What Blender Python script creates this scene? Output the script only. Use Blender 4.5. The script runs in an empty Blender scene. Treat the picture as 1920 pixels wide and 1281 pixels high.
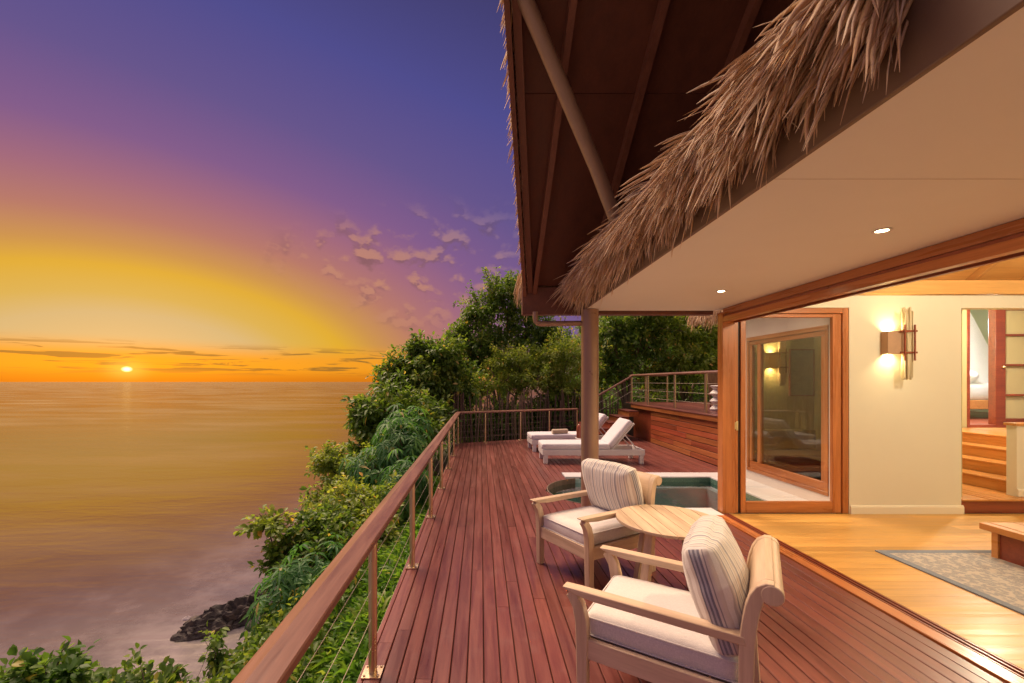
import bpy, math, random
import numpy as np
from mathutils import Vector, Matrix, noise as mnoise

R = math.radians
random.seed(7)
rng = np.random.default_rng(11)
sc = bpy.context.scene
COL = sc.collection

# ------------------------------------------------------------------ camera
CAM_H = 1.7
cam_d = bpy.data.cameras.new('camera')
cam = bpy.data.objects.new('camera', cam_d)
COL.objects.link(cam)
cam.location = (0, 0, CAM_H)
cam.rotation_euler = (R(90), 0, 0)
cam_d.sensor_width = 36
cam_d.lens = 15.0
cam_d.shift_x = 58 / 1920
cam_d.shift_y = 75.5 / 1920
cam_d.clip_start = 0.05
cam_d.clip_end = 60000
sc.camera = cam

# ------------------------------------------------------------------ light and exposure
SUN_AZ = R(-39.7)          # measured from +Y towards +X
SUN_EL = R(1.3)
sc.view_settings.view_transform = 'Standard'
sc.view_settings.look = 'None'
sc.view_settings.gamma = 1
sc.view_settings.exposure = 1.42
sc.view_settings.use_curve_mapping = False
sc.render.engine = 'CYCLES'
sc.cycles.use_denoising = True
sc.cycles.max_bounces = 8
sc.cycles.diffuse_bounces = 4
sc.cycles.glossy_bounces = 4
sc.cycles.transparent_max_bounces = 12
sc.cycles.transmission_bounces = 6
sc.cycles.sample_clamp_indirect = 4
sc.cycles.caustics_reflective = True
sc.cycles.caustics_refractive = False

def lin(r, g, b):
    def f(c):
        c /= 255
        return c / 12.92 if c <= .04045 else ((c + .055) / 1.055) ** 2.4
    return (f(r), f(g), f(b), 1)

class NT:
    """tiny node-tree helper"""
    def __init__(s, tree):
        s.t = tree; s.n = tree.nodes; s.l = tree.links
    def new(s, typ, **kw):
        n = s.n.new(typ)
        for k, v in kw.items():
            setattr(n, k, v)
        return n
    def link(s, a, b):
        s.l.new(a, b)
    def put(s, sock, v):
        if isinstance(v, bpy.types.NodeSocket): s.l.new(v, sock)
        elif v is not None: sock.default_value = v
    def math(s, op, a, b=None, c=None, clamp=False):
        n = s.n.new('ShaderNodeMath'); n.operation = op; n.use_clamp = clamp
        s.put(n.inputs[0], a)
        if b is not None: s.put(n.inputs[1], b)
        if c is not None: s.put(n.inputs[2], c)
        return n.outputs[0]
    def step(s, v, a, b, lo=0.0, hi=1.0):
        n = s.n.new('ShaderNodeMapRange'); n.interpolation_type = 'SMOOTHSTEP'
        s.put(n.inputs[0], v)
        for i, x in enumerate((a, b, lo, hi)): n.inputs[i + 1].default_value = x
        return n.outputs[0]
    def ramp(s, v, stops, interp='LINEAR'):
        n = s.n.new('ShaderNodeValToRGB'); s.put(n.inputs[0], v)
        e = n.color_ramp; e.interpolation = interp
        while len(e.elements) < len(stops): e.elements.new(.5)
        for i, (p, c) in enumerate(stops):
            e.elements[i].position = p; e.elements[i].color = c
        return n.outputs[0]
    def mix(s, f, a, b, typ='MIX'):
        n = s.n.new('ShaderNodeMix'); n.data_type = 'RGBA'; n.blend_type = typ; n.clamp_factor = True
        s.put(n.inputs[0], f); s.put(n.inputs[6], a); s.put(n.inputs[7], b)
        return n.outputs[2]
    def noise(s, vec, scale, detail=4, rough=.55, dist=0.0):
        n = s.n.new('ShaderNodeTexNoise'); n.inputs['Scale'].default_value = scale
        n.inputs['Detail'].default_value = detail; n.inputs['Roughness'].default_value = rough
        n.inputs['Distortion'].default_value = dist
        if vec is not None: s.l.new(vec, n.inputs['Vector'])
        return n.outputs[0]
    def xyz(s, x, y, z):
        n = s.n.new('ShaderNodeCombineXYZ')
        for i, v in enumerate((x, y, z)): s.put(n.inputs[i], v)
        return n.outputs[0]
    def sep(s, v):
        n = s.n.new('ShaderNodeSeparateXYZ'); s.l.new(v, n.inputs[0])
        return n.outputs
    def mapping(s, v, scale, loc=(0, 0, 0)):
        n = s.n.new('ShaderNodeMapping'); s.l.new(v, n.inputs[0])
        n.inputs['Scale'].default_value = scale; n.inputs['Location'].default_value = loc
        return n.outputs[0]

# world: dusk sky as a function of direction only, clouds and sun disc included
world = bpy.data.worlds.new('World'); sc.world = world; world.use_nodes = True
def build_world():
    w = NT(world.node_tree); w.n.clear()
    tc = w.new('ShaderNodeTexCoord')
    x, y, z = w.sep(tc.outputs['Generated'])[0:3]
    el = w.math('MULTIPLY', w.math('ARCSINE', z), 180 / math.pi)
    az = w.math('MULTIPLY', w.math('ARCTAN2', x, y), 180 / math.pi)
    da = w.math('SUBTRACT', az, math.degrees(SUN_AZ))
    da = w.math('WRAP', da, -180.0, 180.0) if False else da
    # signed difference wrapped to +-180
    da = w.math('SUBTRACT', w.math('MODULO', w.math('ADD', da, 540.0), 360.0), 180.0)
    ada = w.math('ABSOLUTE', da)
    r = w.math('SQRT', w.math('ADD', w.math('POWER', w.math('MULTIPLY', ada, .5), 2.0), w.math('POWER', el, 2.0)))
    # lazy large scale unevenness
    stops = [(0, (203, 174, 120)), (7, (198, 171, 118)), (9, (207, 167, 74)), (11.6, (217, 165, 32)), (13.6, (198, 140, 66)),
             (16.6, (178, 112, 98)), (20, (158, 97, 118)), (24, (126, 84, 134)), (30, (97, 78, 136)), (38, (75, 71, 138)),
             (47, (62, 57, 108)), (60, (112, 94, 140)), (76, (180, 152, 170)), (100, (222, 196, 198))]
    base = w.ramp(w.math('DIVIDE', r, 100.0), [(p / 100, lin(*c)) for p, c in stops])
    # orange band along the horizon, strongest below the sun
    band = w.math('MULTIPLY', w.step(el, 2.4, 5.0, 1, 0), w.step(ada, 26, 60, 1, .25))
    low = w.step(el, .0, 1.8)
    bandc = w.mix(low, lin(208, 118, 22), lin(233, 150, 34))
    c = w.mix(band, base, bandc)
    # thin dark streaks of cloud above the horizon
    v1 = w.xyz(w.math('MULTIPLY', az, .16), w.math('MULTIPLY', el, 2.1), 3.7)
    n1 = w.noise(v1, 1.0, 5, .55, .6)
    m1 = w.math('MULTIPLY', w.step(el, .5, 1.6), w.step(el, 3.2, 4.6, 1, 0))
    s1 = w.math('MULTIPLY', w.step(n1, .51, .59), m1)
    c = w.mix(w.math('MULTIPLY', s1, .88), c, lin(122, 90, 44))
    # small broken cumulus between the sun and the trees
    v2 = w.xyz(w.math('MULTIPLY', az, .30), w.math('MULTIPLY', el, .46), 8.1)
    n2 = w.noise(v2, 1.0, 3.5, .5, .1)
    lobe = w.math('SQRT', w.math('ADD', w.math('POWER', w.math('DIVIDE', w.math('ADD', az, 11.0), 21.0), 2.0),
                                 w.math('POWER', w.math('DIVIDE', w.math('SUBTRACT', el, w.math('ADD', w.math('MULTIPLY', az, .18), 16.0)), 8.0), 2.0)))
    m2 = w.math('MULTIPLY', w.step(lobe, .55, 1.15, 1, 0), w.step(r, 13.5, 18.0))
    s2 = w.math('MULTIPLY', w.step(n2, .47, .64), m2)
    n3 = w.noise(w.xyz(w.math('MULTIPLY', az, .30), w.math('MULTIPLY', w.math('ADD', el, .8), .46), 8.1), 1.0, 3.5, .5, .1)
    lit = w.step(w.math('SUBTRACT', n2, n3), -.03, .05)
    warm = w.step(r, 18, 34, 1, 0)
    cdark = w.mix(warm, lin(88, 72, 112), lin(132, 82, 88))
    clit = w.mix(warm, lin(122, 104, 148), lin(190, 128, 104))
    c = w.mix(w.math('MULTIPLY', s2, .85), c, w.mix(lit, cdark, clit))
    # below the horizon
    c = w.mix(w.step(el, -1.5, -.2, 1, 0), c, lin(120, 84, 70))
    # sun disc, flattened, and its aureole
    ex = w.math('SUBTRACT', el, math.degrees(SUN_EL))
    rs = w.math('SQRT', w.math('ADD', w.math('POWER', w.math('MULTIPLY', ada, .62), 2.0), w.math('POWER', ex, 2.0)))
    disc = w.step(rs, .06, .34, 1, 0)
    aur = w.math('POWER', w.step(rs, 0, 2.4, 1, 0), 2.5)
    c = w.mix(w.math('MULTIPLY', aur, .55), c, (1.0, .62, .10, 1))
    c = w.mix(disc, c, (3.0, 2.3, 1.1, 1))
    sky = w.new('ShaderNodeTexSky', sky_type='NISHITA')
    sky.sun_disc = False; sky.sun_elevation = SUN_EL; sky.sun_rotation = SUN_AZ
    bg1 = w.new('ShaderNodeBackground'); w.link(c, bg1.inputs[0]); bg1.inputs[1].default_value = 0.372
    bg2 = w.new('ShaderNodeBackground'); w.link(sky.outputs[0], bg2.inputs[0]); bg2.inputs[1].default_value = 0.006
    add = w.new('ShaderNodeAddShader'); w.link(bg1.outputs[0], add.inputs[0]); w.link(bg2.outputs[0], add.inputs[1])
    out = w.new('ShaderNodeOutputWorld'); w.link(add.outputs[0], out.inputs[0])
build_world()

sun_d = bpy.data.lights.new('sun', 'SUN'); sun = bpy.data.objects.new('sun', sun_d); COL.objects.link(sun)
sun_d.energy = 2.1; sun_d.angle = R(36); sun_d.color = (1.0, .72, .50)
_el = R(56)
sun.rotation_euler = Vector((math.sin(SUN_AZ) * math.cos(_el), math.cos(SUN_AZ) * math.cos(_el), math.sin(_el))).to_track_quat('Z', 'Y').to_euler()
sun.location = (-20, 24, 12)

# ------------------------------------------------------------------ mesh helpers
class G:
    def __init__(s): s.v = []; s.f = []; s.m = []
    def add(s, vs, fs, mi=0):
        o = len(s.v); s.v += [tuple(p) for p in vs]; s.f += [tuple(i + o for i in f) for f in fs]; s.m += [mi] * len(fs); return s
    def box(s, x0, x1, y0, y1, z0, z1, mi=0):
        return s.add([(x0, y0, z0), (x1, y0, z0), (x1, y1, z0), (x0, y1, z0), (x0, y0, z1), (x1, y0, z1), (x1, y1, z1), (x0, y1, z1)],
                     [(0, 3, 2, 1), (4, 5, 6, 7), (0, 1, 5, 4), (1, 2, 6, 5), (2, 3, 7, 6), (3, 0, 4, 7)], mi)
    def ring(s, rings, cap=True, closed=True, mi=0):
        n = len(rings[0]); vs = [p for r in rings for p in r]; fs = []
        for i in range(len(rings) - 1):
            for j in range(n if closed else n - 1):
                k = (j + 1) % n
                fs.append((i * n + j, i * n + k, (i + 1) * n + k, (i + 1) * n + j))
        if cap:
            fs.append(tuple(range(n - 1, -1, -1))); fs.append(tuple((len(rings) - 1) * n + j for j in range(n)))
        return s.add(vs, fs, mi)
    def tube(s, path, r, n=10, cap=True, mi=0):
        P = [Vector(p) for p in path]; rr = r if isinstance(r, (list, tuple)) else [r] * len(P)
        rings = []; ref = None
        for i, p in enumerate(P):
            t = (P[min(i + 1, len(P) - 1)] - P[max(i - 1, 0)]).normalized()
            if ref is None: ref = Vector((0, 0, 1)) if abs(t.z) < .9 else Vector((1, 0, 0))
            a = t.cross(ref)
            if a.length < 1e-5: a = t.cross(Vector((0, 1, 0)))
            a.normalize(); b = a.cross(t).normalized(); ref = b
            rings.append([p + (a * math.cos(2 * math.pi * j / n) + b * math.sin(2 * math.pi * j / n)) * rr[i] for j in range(n)])
        return s.ring(rings, cap, True, mi)
    def lathe(s, prof, n=24, c=(0, 0, 0), mi=0, cap=True):
        rings = [[(c[0] + r * math.cos(2 * math.pi * j / n), c[1] + r * math.sin(2 * math.pi * j / n), c[2] + z) for j in range(n)] for r, z in prof]
        return s.ring(rings, cap, True, mi)
    def extrude_y(s, prof, y0, y1, mi=0):      # prof: (x,z) polygon
        return s.ring([[(x, y0, z) for x, z in prof], [(x, y1, z) for x, z in prof]], True, True, mi)
    def extrude_x(s, prof, x0, x1, mi=0):      # prof: (y,z)
        return s.ring([[(x0, y, z) for y, z in prof], [(x1, y, z) for y, z in prof]], True, True, mi)
    def extrude_z(s, prof, z0, z1, mi=0):
        return s.ring([[(x, y, z0) for x, y in prof], [(x, y, z1) for x, y in prof]], True, True, mi)
    def mesh(s, name, mats, smooth=False, sharp=35):
        me = bpy.data.meshes.new(name); me.from_pydata(s.v, [], s.f)
        for m in (mats if isinstance(mats, (list, tuple)) else [mats]): me.materials.append(m)
        if max(s.m, default=0) > 0: me.polygons.foreach_set('material_index', s.m)
        import bmesh
        bm = bmesh.new(); bm.from_mesh(me); bmesh.ops.recalc_face_normals(bm, faces=bm.faces); bm.to_mesh(me); bm.free()
        if smooth:
            me.polygons.foreach_set('use_smooth', [True] * len(me.polygons)); me.set_sharp_from_angle(angle=R(sharp))
        me.update(); return me

def link(name, data, parent=None):
    o = bpy.data.objects.new(name, data); COL.objects.link(o); o.parent = parent; return o
def obj(name, g, mats, parent=None, smooth=False, bevel=0, seg=2, sharp=35):
    o = link(name, g.mesh(name, mats, smooth or bevel > 0, sharp), parent)
    if bevel:
        b = o.modifiers.new('bevel', 'BEVEL'); b.width = bevel; b.segments = seg; b.limit_method = 'ANGLE'; b.angle_limit = R(40); b.harden_normals = False
    return o
def tag(o, label, cat, group=None):
    o['label'] = label; o['category'] = cat
    if group: o['group'] = group
    return o
def thing(name, label, cat, loc=(0, 0, 0), rz=0, group=None):
    o = link(name, None); o.location = loc; o.rotation_euler = (0, 0, rz); return tag(o, label, cat, group)
def struct(o): o['kind'] = 'structure'; return o
def stuff(o): o['kind'] = 'stuff'; return o
def dup(root, parent=None):
    c = root.copy(); COL.objects.link(c); c.parent = parent
    for ch in list(root.children): dup(ch, c)
    return c

# ------------------------------------------------------------------ materials
def mk(name):
    m = bpy.data.materials.new(name); m.use_nodes = True
    t = NT(m.node_tree); t.n.clear()
    out = t.new('ShaderNodeOutputMaterial'); p = t.new('ShaderNodeBsdfPrincipled'); t.link(p.outputs[0], out.inputs[0])
    return m, t, p, out
def bump(t, p, h, strength=.3, dist=.01):
    b = t.new('ShaderNodeBump'); b.inputs['Strength'].default_value = strength; b.inputs['Distance'].default_value = dist
    t.link(h, b.inputs['Height']); t.link(b.outputs[0], p.inputs['Normal'])
def c4(c): return (c[0], c[1], c[2], 1)
def coords(t, world_space, rnd=True):
    if world_space:
        v = t.new('ShaderNodeNewGeometry').outputs['Position']
    else:
        v = t.new('ShaderNodeTexCoord').outputs['Object']
    if not rnd: return v, None
    oi = t.new('ShaderNodeObjectInfo')
    a = t.new('ShaderNodeVectorMath', operation='ADD'); t.link(v, a.inputs[0])
    k = t.math('MULTIPLY', oi.outputs['Random'], 37.0)
    t.link(t.xyz(k, k, k), a.inputs[1])
    return a.outputs[0], oi.outputs['Random']
def wood(name, dark, light, axis=0, rough=.45, scale=22, coat=0.0, vary=.35, world_space=False, wear=0.0, spec=.5):
    m, t, p, _ = mk(name)
    v, rnd = coords(t, world_space)
    s = [1, 1, 1]; s[axis] = .055
    mv = t.mapping(v, s)
    n1 = t.noise(mv, scale, 6, .6, .35); n2 = t.noise(mv, scale * 4.5, 4, .7)
    n3 = t.noise(v, 1.3, 3)
    f = t.math('ADD', t.math('MULTIPLY', n1, .7), t.math('MULTIPLY', n2, .3))
    c = t.ramp(f, [(.30, c4(dark)), (.70, c4(light))])
    h = t.new('ShaderNodeHueSaturation'); t.link(c, h.inputs['Color'])
    val = t.math('ADD', t.math('MULTIPLY', t.math('SUBTRACT', rnd, .5), vary * 2), 1.0)
    val = t.math('MULTIPLY', val, t.step(n3, .25, .75, 1 - vary * .35, 1 + vary * .3))
    t.link(val, h.inputs['Value'])
    hue = t.math('ADD', t.math('MULTIPLY', t.math('SUBTRACT', t.math('FRACT', t.math('MULTIPLY', rnd, 7.31)), .5), .03 * (vary > .2)), .5)
    t.link(hue, h.inputs['Hue'])
    col = h.outputs[0]
    if wear:
        n4 = t.noise(v, 4.0, 6, .65)
        col = t.mix(t.math('MULTIPLY', t.step(n4, .52, .72), wear), col, (.30, .22, .20, 1))
    t.link(col, p.inputs['Base Color'])
    t.link(t.step(n1, .2, .8, rough - .10, rough + .12), p.inputs['Roughness'])
    p.inputs['Coat Weight'].default_value = coat; p.inputs['Coat Roughness'].default_value = .22
    p.inputs['Specular IOR Level'].default_value = spec
    bump(t, p, f, .25, .003)
    return m
def plain(name, c, rough=.6, metal=0.0, nscale=9, amt=.12, bstr=.15, coat=0.0, spec=.5, bdist=.004):
    m, t, p, _ = mk(name)
    v, rnd = coords(t, False)
    n = t.noise(v, nscale, 5, .6)
    col = t.mix(n, c4([x * (1 - amt) for x in c]), c4([min(1, x * (1 + amt)) for x in c]))
    t.link(col, p.inputs['Base Color']); p.inputs['Metallic'].default_value = metal
    t.link(t.step(n, .2, .8, max(.02, rough - .06), rough + .06), p.inputs['Roughness'])
    p.inputs['Coat Weight'].default_value = coat; p.inputs['Specular IOR Level'].default_value = spec
    n2 = t.noise(v, nscale * 8, 3, .6)
    if bstr: bump(t, p, n2, bstr, bdist)
    return m
def fabric(name, c, stripes=None, axis=1, amt=.10):
    m, t, p, _ = mk(name)
    v = t.new('ShaderNodeTexCoord').outputs['Object']
    x, y, z = t.sep(v)[0:3]
    wa = t.noise(t.mapping(v, (380, 380, 60)), 1.0, 2); wb = t.noise(t.mapping(v, (60, 380, 380)), 1.0, 2)
    weave = t.math('MULTIPLY', wa, wb)
    big = t.noise(v, 7.0, 4, .6)
    col = t.mix(t.step(weave, .15, .38), c4([q * (1 - amt * 1.8) for q in c]), c4(c))
    if stripes:
        src = (x, y, z)[axis]
        jit = t.math('MULTIPLY', t.math('SUBTRACT', t.noise(v, 9.0, 2), .5), .006)
        u = t.math('MODULO', t.math('ADD', t.math('ADD', src, jit), 3.0), stripes[0])
        u = t.math('DIVIDE', u, stripes[0])
        sc_ = t.ramp(u, stripes[1], 'CONSTANT')
        col = t.mix(t.step(weave, .12, .4, .82, 1.0), col, sc_)
    col = t.mix(t.step(big, .3, .7, 0, .16), col, c4([q * .72 for q in c]))
    t.link(col, p.inputs['Base Color']); p.inputs['Roughness'].default_value = .9
    p.inputs['Sheen Weight'].default_value = .25; p.inputs['Specular IOR Level'].default_value = .2
    bump(t, p, t.math('ADD', weave, t.math('MULTIPLY', big, .8)), .5, .004)
    return m
def leafmat(name, stops, trans=.35, rough=.42):
    m, t, p, out = mk(name)
    a = t.new('ShaderNodeAttribute', attribute_name='tint')
    c = t.ramp(a.outputs['Fac'], [(q, c4(k)) for q, k in stops])
    t.link(c, p.inputs['Base Color']); p.inputs['Roughness'].default_value = rough; p.inputs['Specular IOR Level'].default_value = .3
    tr = t.new('ShaderNodeBsdfTranslucent')
    t.link(t.mix(1.0, c, (2.2, 2.2, .9, 1), 'MULTIPLY'), tr.inputs[0])
    mx = t.new('ShaderNodeMixShader'); mx.inputs[0].default_value = trans
    t.link(p.outputs[0], mx.inputs[1]); t.link(tr.outputs[0], mx.inputs[2]); t.link(mx.outputs[0], out.inputs[0])
    return m
def emit(name, c, s):
    m = bpy.data.materials.new(name); m.use_nodes = True; t = NT(m.node_tree); t.n.clear()
    e = t.new('ShaderNodeEmission'); e.inputs[0].default_value = c4(c); e.inputs[1].default_value = s
    o = t.new('ShaderNodeOutputMaterial'); t.link(e.outputs[0], o.inputs[0]); return m
def glassmat(name, tint=(.93, .95, .93), refl=1.0):
    m, t, p, out = mk(name)
    tr = t.new('ShaderNodeBsdfTransparent'); tr.inputs[0].default_value = c4(tint)
    gl = t.new('ShaderNodeBsdfGlossy'); gl.inputs['Roughness'].default_value = .012
    fr = t.new('ShaderNodeFresnel')
    bf = t.new('ShaderNodeNewGeometry').outputs['Backfacing']
    t.link(t.math('SUBTRACT', 1.5, t.math('MULTIPLY', bf, 1.5 - 1 / 1.5)), fr.inputs[0])
    mx = t.new('ShaderNodeMixShader'); t.link(t.math('MULTIPLY', fr.outputs[0], refl, clamp=True), mx.inputs[0])
    t.link(tr.outputs[0], mx.inputs[1]); t.link(gl.outputs[0], mx.inputs[2]); t.link(mx.outputs[0], out.inputs[0])
    return m

M = {}
M['deck'] = wood('deck_wood', (.098, .024, .021), (.225, .064, .047), 1, .36, 20, .22, .17, True, .10)
M['clad'] = wood('cladding_wood', (.22, .055, .020), (.46, .14, .050), 1, .35, 18, .15, .22, True)
M['rail'] = wood('handrail_wood', (.15, .060, .040), (.29, .128, .085), 1, .42, 26, .10, .10, True)
M['teak'] = wood('teak_wood', (.47, .325, .21), (.75, .575, .405), 0, .50, 22, 0, .08)
M['teak_y'] = wood('teak_wood_across', (.47, .325, .21), (.75, .575, .405), 1, .50, 22, 0, .08)
M['teak_z'] = wood('teak_wood_upright', (.47, .325, .21), (.75, .575, .405), 2, .50, 22, 0, .08)
M['joinery_y'] = wood('joinery_wood', (.30, .085, .022), (.56, .205, .062), 1, .30, 16, .3, .10)
M['joinery_z'] = wood('joinery_wood_upright', (.32, .095, .024), (.58, .215, .066), 2, .30, 16, .3, .10)
M['joinery_x'] = wood('joinery_wood_across', (.32, .095, .024), (.58, .215, .066), 0, .30, 16, .3, .10)
M['floor'] = wood('honey_floor_wood', (.47, .24, .060), (.70, .41, .115), 0, .38, 14, .12, .14, True)
M['stair'] = wood('stair_wood', (.52, .21, .055), (.72, .34, .10), 1, .32, 12, .3, .10)
M['redwood'] = wood('dark_red_wood', (.18, .035, .018), (.34, .075, .030), 0, .35, 14, .3, .1)
M['pine'] = wood('pine_lining', (.55, .28, .08), (.76, .44, .15), 0, .45, 14, 0, .12)
M['pine_y'] = wood('pine_rafter', (.50, .24, .07), (.70, .38, .13), 1, .45, 14, 0, .12)
M['roofdark'] = wood('stained_roof_panel', (.085, .026, .016), (.155, .049, .029), 1, .6, 9, 0, .10)
M['roofbeam'] = wood('stained_roof_beam', (.13, .046, .030), (.22, .085, .056), 1, .5, 12, 0, .10)
M['fascia'] = plain('painted_fascia', (.17, .105, .07), .5, 0, 4, .10, .08)
M['pole'] = plain('painted_steel', (.36, .235, .165), .32, .25, 6, .10, .04, .25)
M['soffit'] = plain('cream_soffit', (.84, .82, .76), .7, 0, 3, .03, .04)
M['plaster'] = plain('cream_plaster', (.74, .70, .57), .75, 0, 3, .03, .06)
M['outwall'] = plain('render_white', (.74, .64, .58), .8, 0, 5, .05, .15)
M['white'] = plain('white_paint', (.70, .66, .65), .5, 0, 12, .04, .08)
M['coping'] = plain('white_coping', (.58, .56, .57), .6, 0, 22, .08, .2)
M['skirting'] = plain('skirting_paint', (.80, .74, .60), .45, 0, 8, .02, .03)
M['steel'] = plain('brushed_steel', (.70, .55, .37), .30, 1.0, 3, .06, 0)
M['brass'] = plain('brass_plate', (.72, .62, .36), .35, 1.0, 20, .08, .04)
M['wire'] = plain('steel_wire', (.36, .30, .24), .5, .6, 3, .05, 0)
M['black'] = plain('dark_track', (.02, .012, .01), .5, 0, 9, .1, 0)
M['linen'] = fabric('linen_cushion', (.77, .72, .69))
S1 = [(0, (.80, .75, .68, 1)), (.10, (.30, .29, .33, 1)), (.15, (.80, .74, .66, 1)), (.24, (.60, .55, .50, 1)), (.30, (.84, .80, .74, 1)),
      (.42, (.24, .24, .29, 1)), (.48, (.46, .43, .45, 1)), (.55, (.82, .76, .68, 1)), (.63, (.66, .58, .48, 1)), (.70, (.84, .80, .75, 1)),
      (.80, (.32, .31, .35, 1)), (.85, (.80, .75, .68, 1)), (.93, (.66, .62, .58, 1))]
S2 = [(0, (.70, .62, .55, 1)), (.20, (.30, .27, .27, 1)), (.25, (.70, .62, .55, 1)), (.33, (.16, .16, .21, 1)), (.42, (.42, .41, .45, 1)), (.50, (.14, .14, .19, 1)),
      (.58, (.44, .42, .46, 1)), (.66, (.13, .13, .18, 1)), (.72, (.66, .58, .52, 1)), (.86, (.35, .32, .33, 1)), (.90, (.70, .62, .55, 1))]
M['stripe'] = fabric('striped_cushion', (.78, .73, .67), (.135, S1), 1)
M['gusset'] = fabric('striped_cushion_side', (.66, .60, .55), (.118, S2), 2)
M['canvas'] = fabric('white_mattress', (.82, .77, .80), None)
M['towel'] = fabric('beige_towel', (.62, .48, .34), None)
M['sheet'] = fabric('bed_linen', (.84, .85, .88), None)
M['net'] = fabric('netting', (.82, .80, .74), None)
M['straw'] = None
M['glass'] = glassmat('clear_glass', (.93, .95, .93), 1.5)
M['glass_dark'] = glassmat('window_glass', (.84, .80, .70), 1.3)
M['lamp_on'] = emit('lamp_glow', (1, .80, .45), 14)
M['green_wall'] = plain('green_plaster', (.42, .52, .28), .8, 0, 4, .05, .05)
M['olive_wall'] = plain('olive_plaster', (.50, .44, .24), .8, 0, 4, .05, .05)
M['shoji'] = plain('panel_paper', (.62, .54, .30), .7, 0, 6, .06, .02)
M['trunk'] = wood('bark', (.09, .06, .045), (.22, .155, .115), 2, .85, 16, 0, .2)
M['stake'] = wood('fence_stake', (.075, .048, .032), (.17, .112, .075), 2, .8, 14, 0, .4)
M['leaf_dark'] = leafmat('leaves_dark', [(0, (0.036, 0.086, 0.022)), (.5, (0.084, 0.168, 0.036)), (.85, (0.180, 0.264, 0.060)), (1, (0.384, 0.324, 0.084))], .42)
M['leaf_mid'] = leafmat('leaves_mid', [(0, (.040, .080, .018)), (.5, (.105, .185, .036)), (.85, (.235, .30, .060)), (1, (.46, .34, .10))], .40)
M['leaf_lite'] = leafmat('leaves_light', [(0, (0.090, 0.144, 0.026)), (.5, (0.192, 0.264, 0.048)), (.85, (0.348, 0.372, 0.084)), (1, (0.600, 0.360, 0.108))], .42)
M['leaf_gloss'] = leafmat('leaves_umbrella', [(0, (0.030, 0.096, 0.036)), (.5, (0.066, 0.180, 0.058)), (.85, (0.144, 0.276, 0.084)), (1, (0.540, 0.408, 0.180))], .40, .5)
M['fern'] = leafmat('ferns', [(0, (.045, .115, .020)), (.5, (.11, .235, .034)), (.85, (.24, .34, .07)), (1, (.46, .42, .16))], .42)

def straw_mat():
    m, t, p, _ = mk('straw')
    a = t.new('ShaderNodeAttribute', attribute_name='tint')
    oi = t.new('ShaderNodeObjectInfo')
    f = t.math('FRACT', t.math('ADD', a.outputs['Fac'], oi.outputs['Random']))
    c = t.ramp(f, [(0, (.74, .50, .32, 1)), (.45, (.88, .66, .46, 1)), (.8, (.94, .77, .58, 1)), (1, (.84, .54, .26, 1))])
    v = t.new('ShaderNodeTexCoord').outputs['Object']
    n = t.noise(v, 60, 3); c = t.mix(t.step(n, .45, .8, 0, .25), c, (.34, .20, .12, 1))
    t.link(c, p.inputs['Base Color']); p.inputs['Roughness'].default_value = .75; p.inputs['Specular IOR Level'].default_value = .25
    tr = t.new('ShaderNodeBsdfTranslucent'); t.link(c, tr.inputs[0]); mx = t.new('ShaderNodeMixShader'); mx.inputs[0].default_value = .22
    t.link(p.outputs[0], mx.inputs[1]); t.link(tr.outputs[0], mx.inputs[2]); t.link(mx.outputs[0], _.inputs[0])
    return m
M['straw'] = straw_mat()
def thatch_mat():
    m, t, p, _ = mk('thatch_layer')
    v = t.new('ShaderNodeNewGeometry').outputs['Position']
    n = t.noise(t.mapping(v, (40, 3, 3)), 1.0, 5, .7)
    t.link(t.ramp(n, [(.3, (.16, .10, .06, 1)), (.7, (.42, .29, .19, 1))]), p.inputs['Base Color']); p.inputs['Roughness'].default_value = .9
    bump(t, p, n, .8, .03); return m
M['thatch'] = thatch_mat()

# ------------------------------------------------------------------ sea, land
SEA = -12.3
def terrain_z(x, y):
    x0 = -2.2 + .5 * max(0., y - 13.)
    if x > .3 and -2 < y < 13.2: z = -1.5
    elif x > -0.9: z = -.45
    elif x > -2.2: z = -.45 - (-.9 - x) * .42
    else: z = -1.0
    if x < x0: z = min(z, -1.0 - 1.3 * (x0 - x))
    def ss(a, b, v):
        u = min(1, max(0, (v - a) / (b - a))); return u * u * (3 - 2 * u)
    z += 7.5 * ss(15, 26, y) * ss(2.5, 9, x)
    z += .25 * mnoise.noise((x * .5, y * .5, 3)) * (1 if x < -1 or y > 14 else .2)
    if x < -6: z += 1.2 * mnoise.noise((x * .16, y * .16, 8)) + .5 * mnoise.noise((x * .5, y * .5, 2))
    return z
def build_land():
    g = G(); xs = [-34 + i * .75 for i in range(43)] + [-1.9 + i * .4 for i in range(8)] + [1.6 + i * 1.2 for i in range(36)]
    ys = [-14 + i * .9 for i in range(78)]
    g.v = [(x, y, terrain_z(x, y)) for y in ys for x in xs]
    n = len(xs)
    g.f = [(j * n + i, j * n + i + 1, (j + 1) * n + i + 1, (j + 1) * n + i) for j in range(len(ys) - 1) for i in range(n - 1)]
    g.m = [0] * len(g.f)
    m, t, p, _ = mk('hillside_earth')
    v = t.new('ShaderNodeNewGeometry').outputs['Position']
    a = t.noise(v, .8, 6, .6); b = t.noise(v, 6, 5, .7)
    c = t.mix(t.step(a, .4, .6), (.035, .05, .015, 1), (.085, .065, .04, 1))
    c = t.mix(t.step(b, .45, .7, 0, .6), c, (.13, .11, .075, 1))
    t.link(c, p.inputs['Base Color']); p.inputs['Roughness'].default_value = .95; bump(t, p, b, .8, .08)
    struct(obj('hillside', g, m, smooth=True, sharp=180))
build_land()
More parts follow.
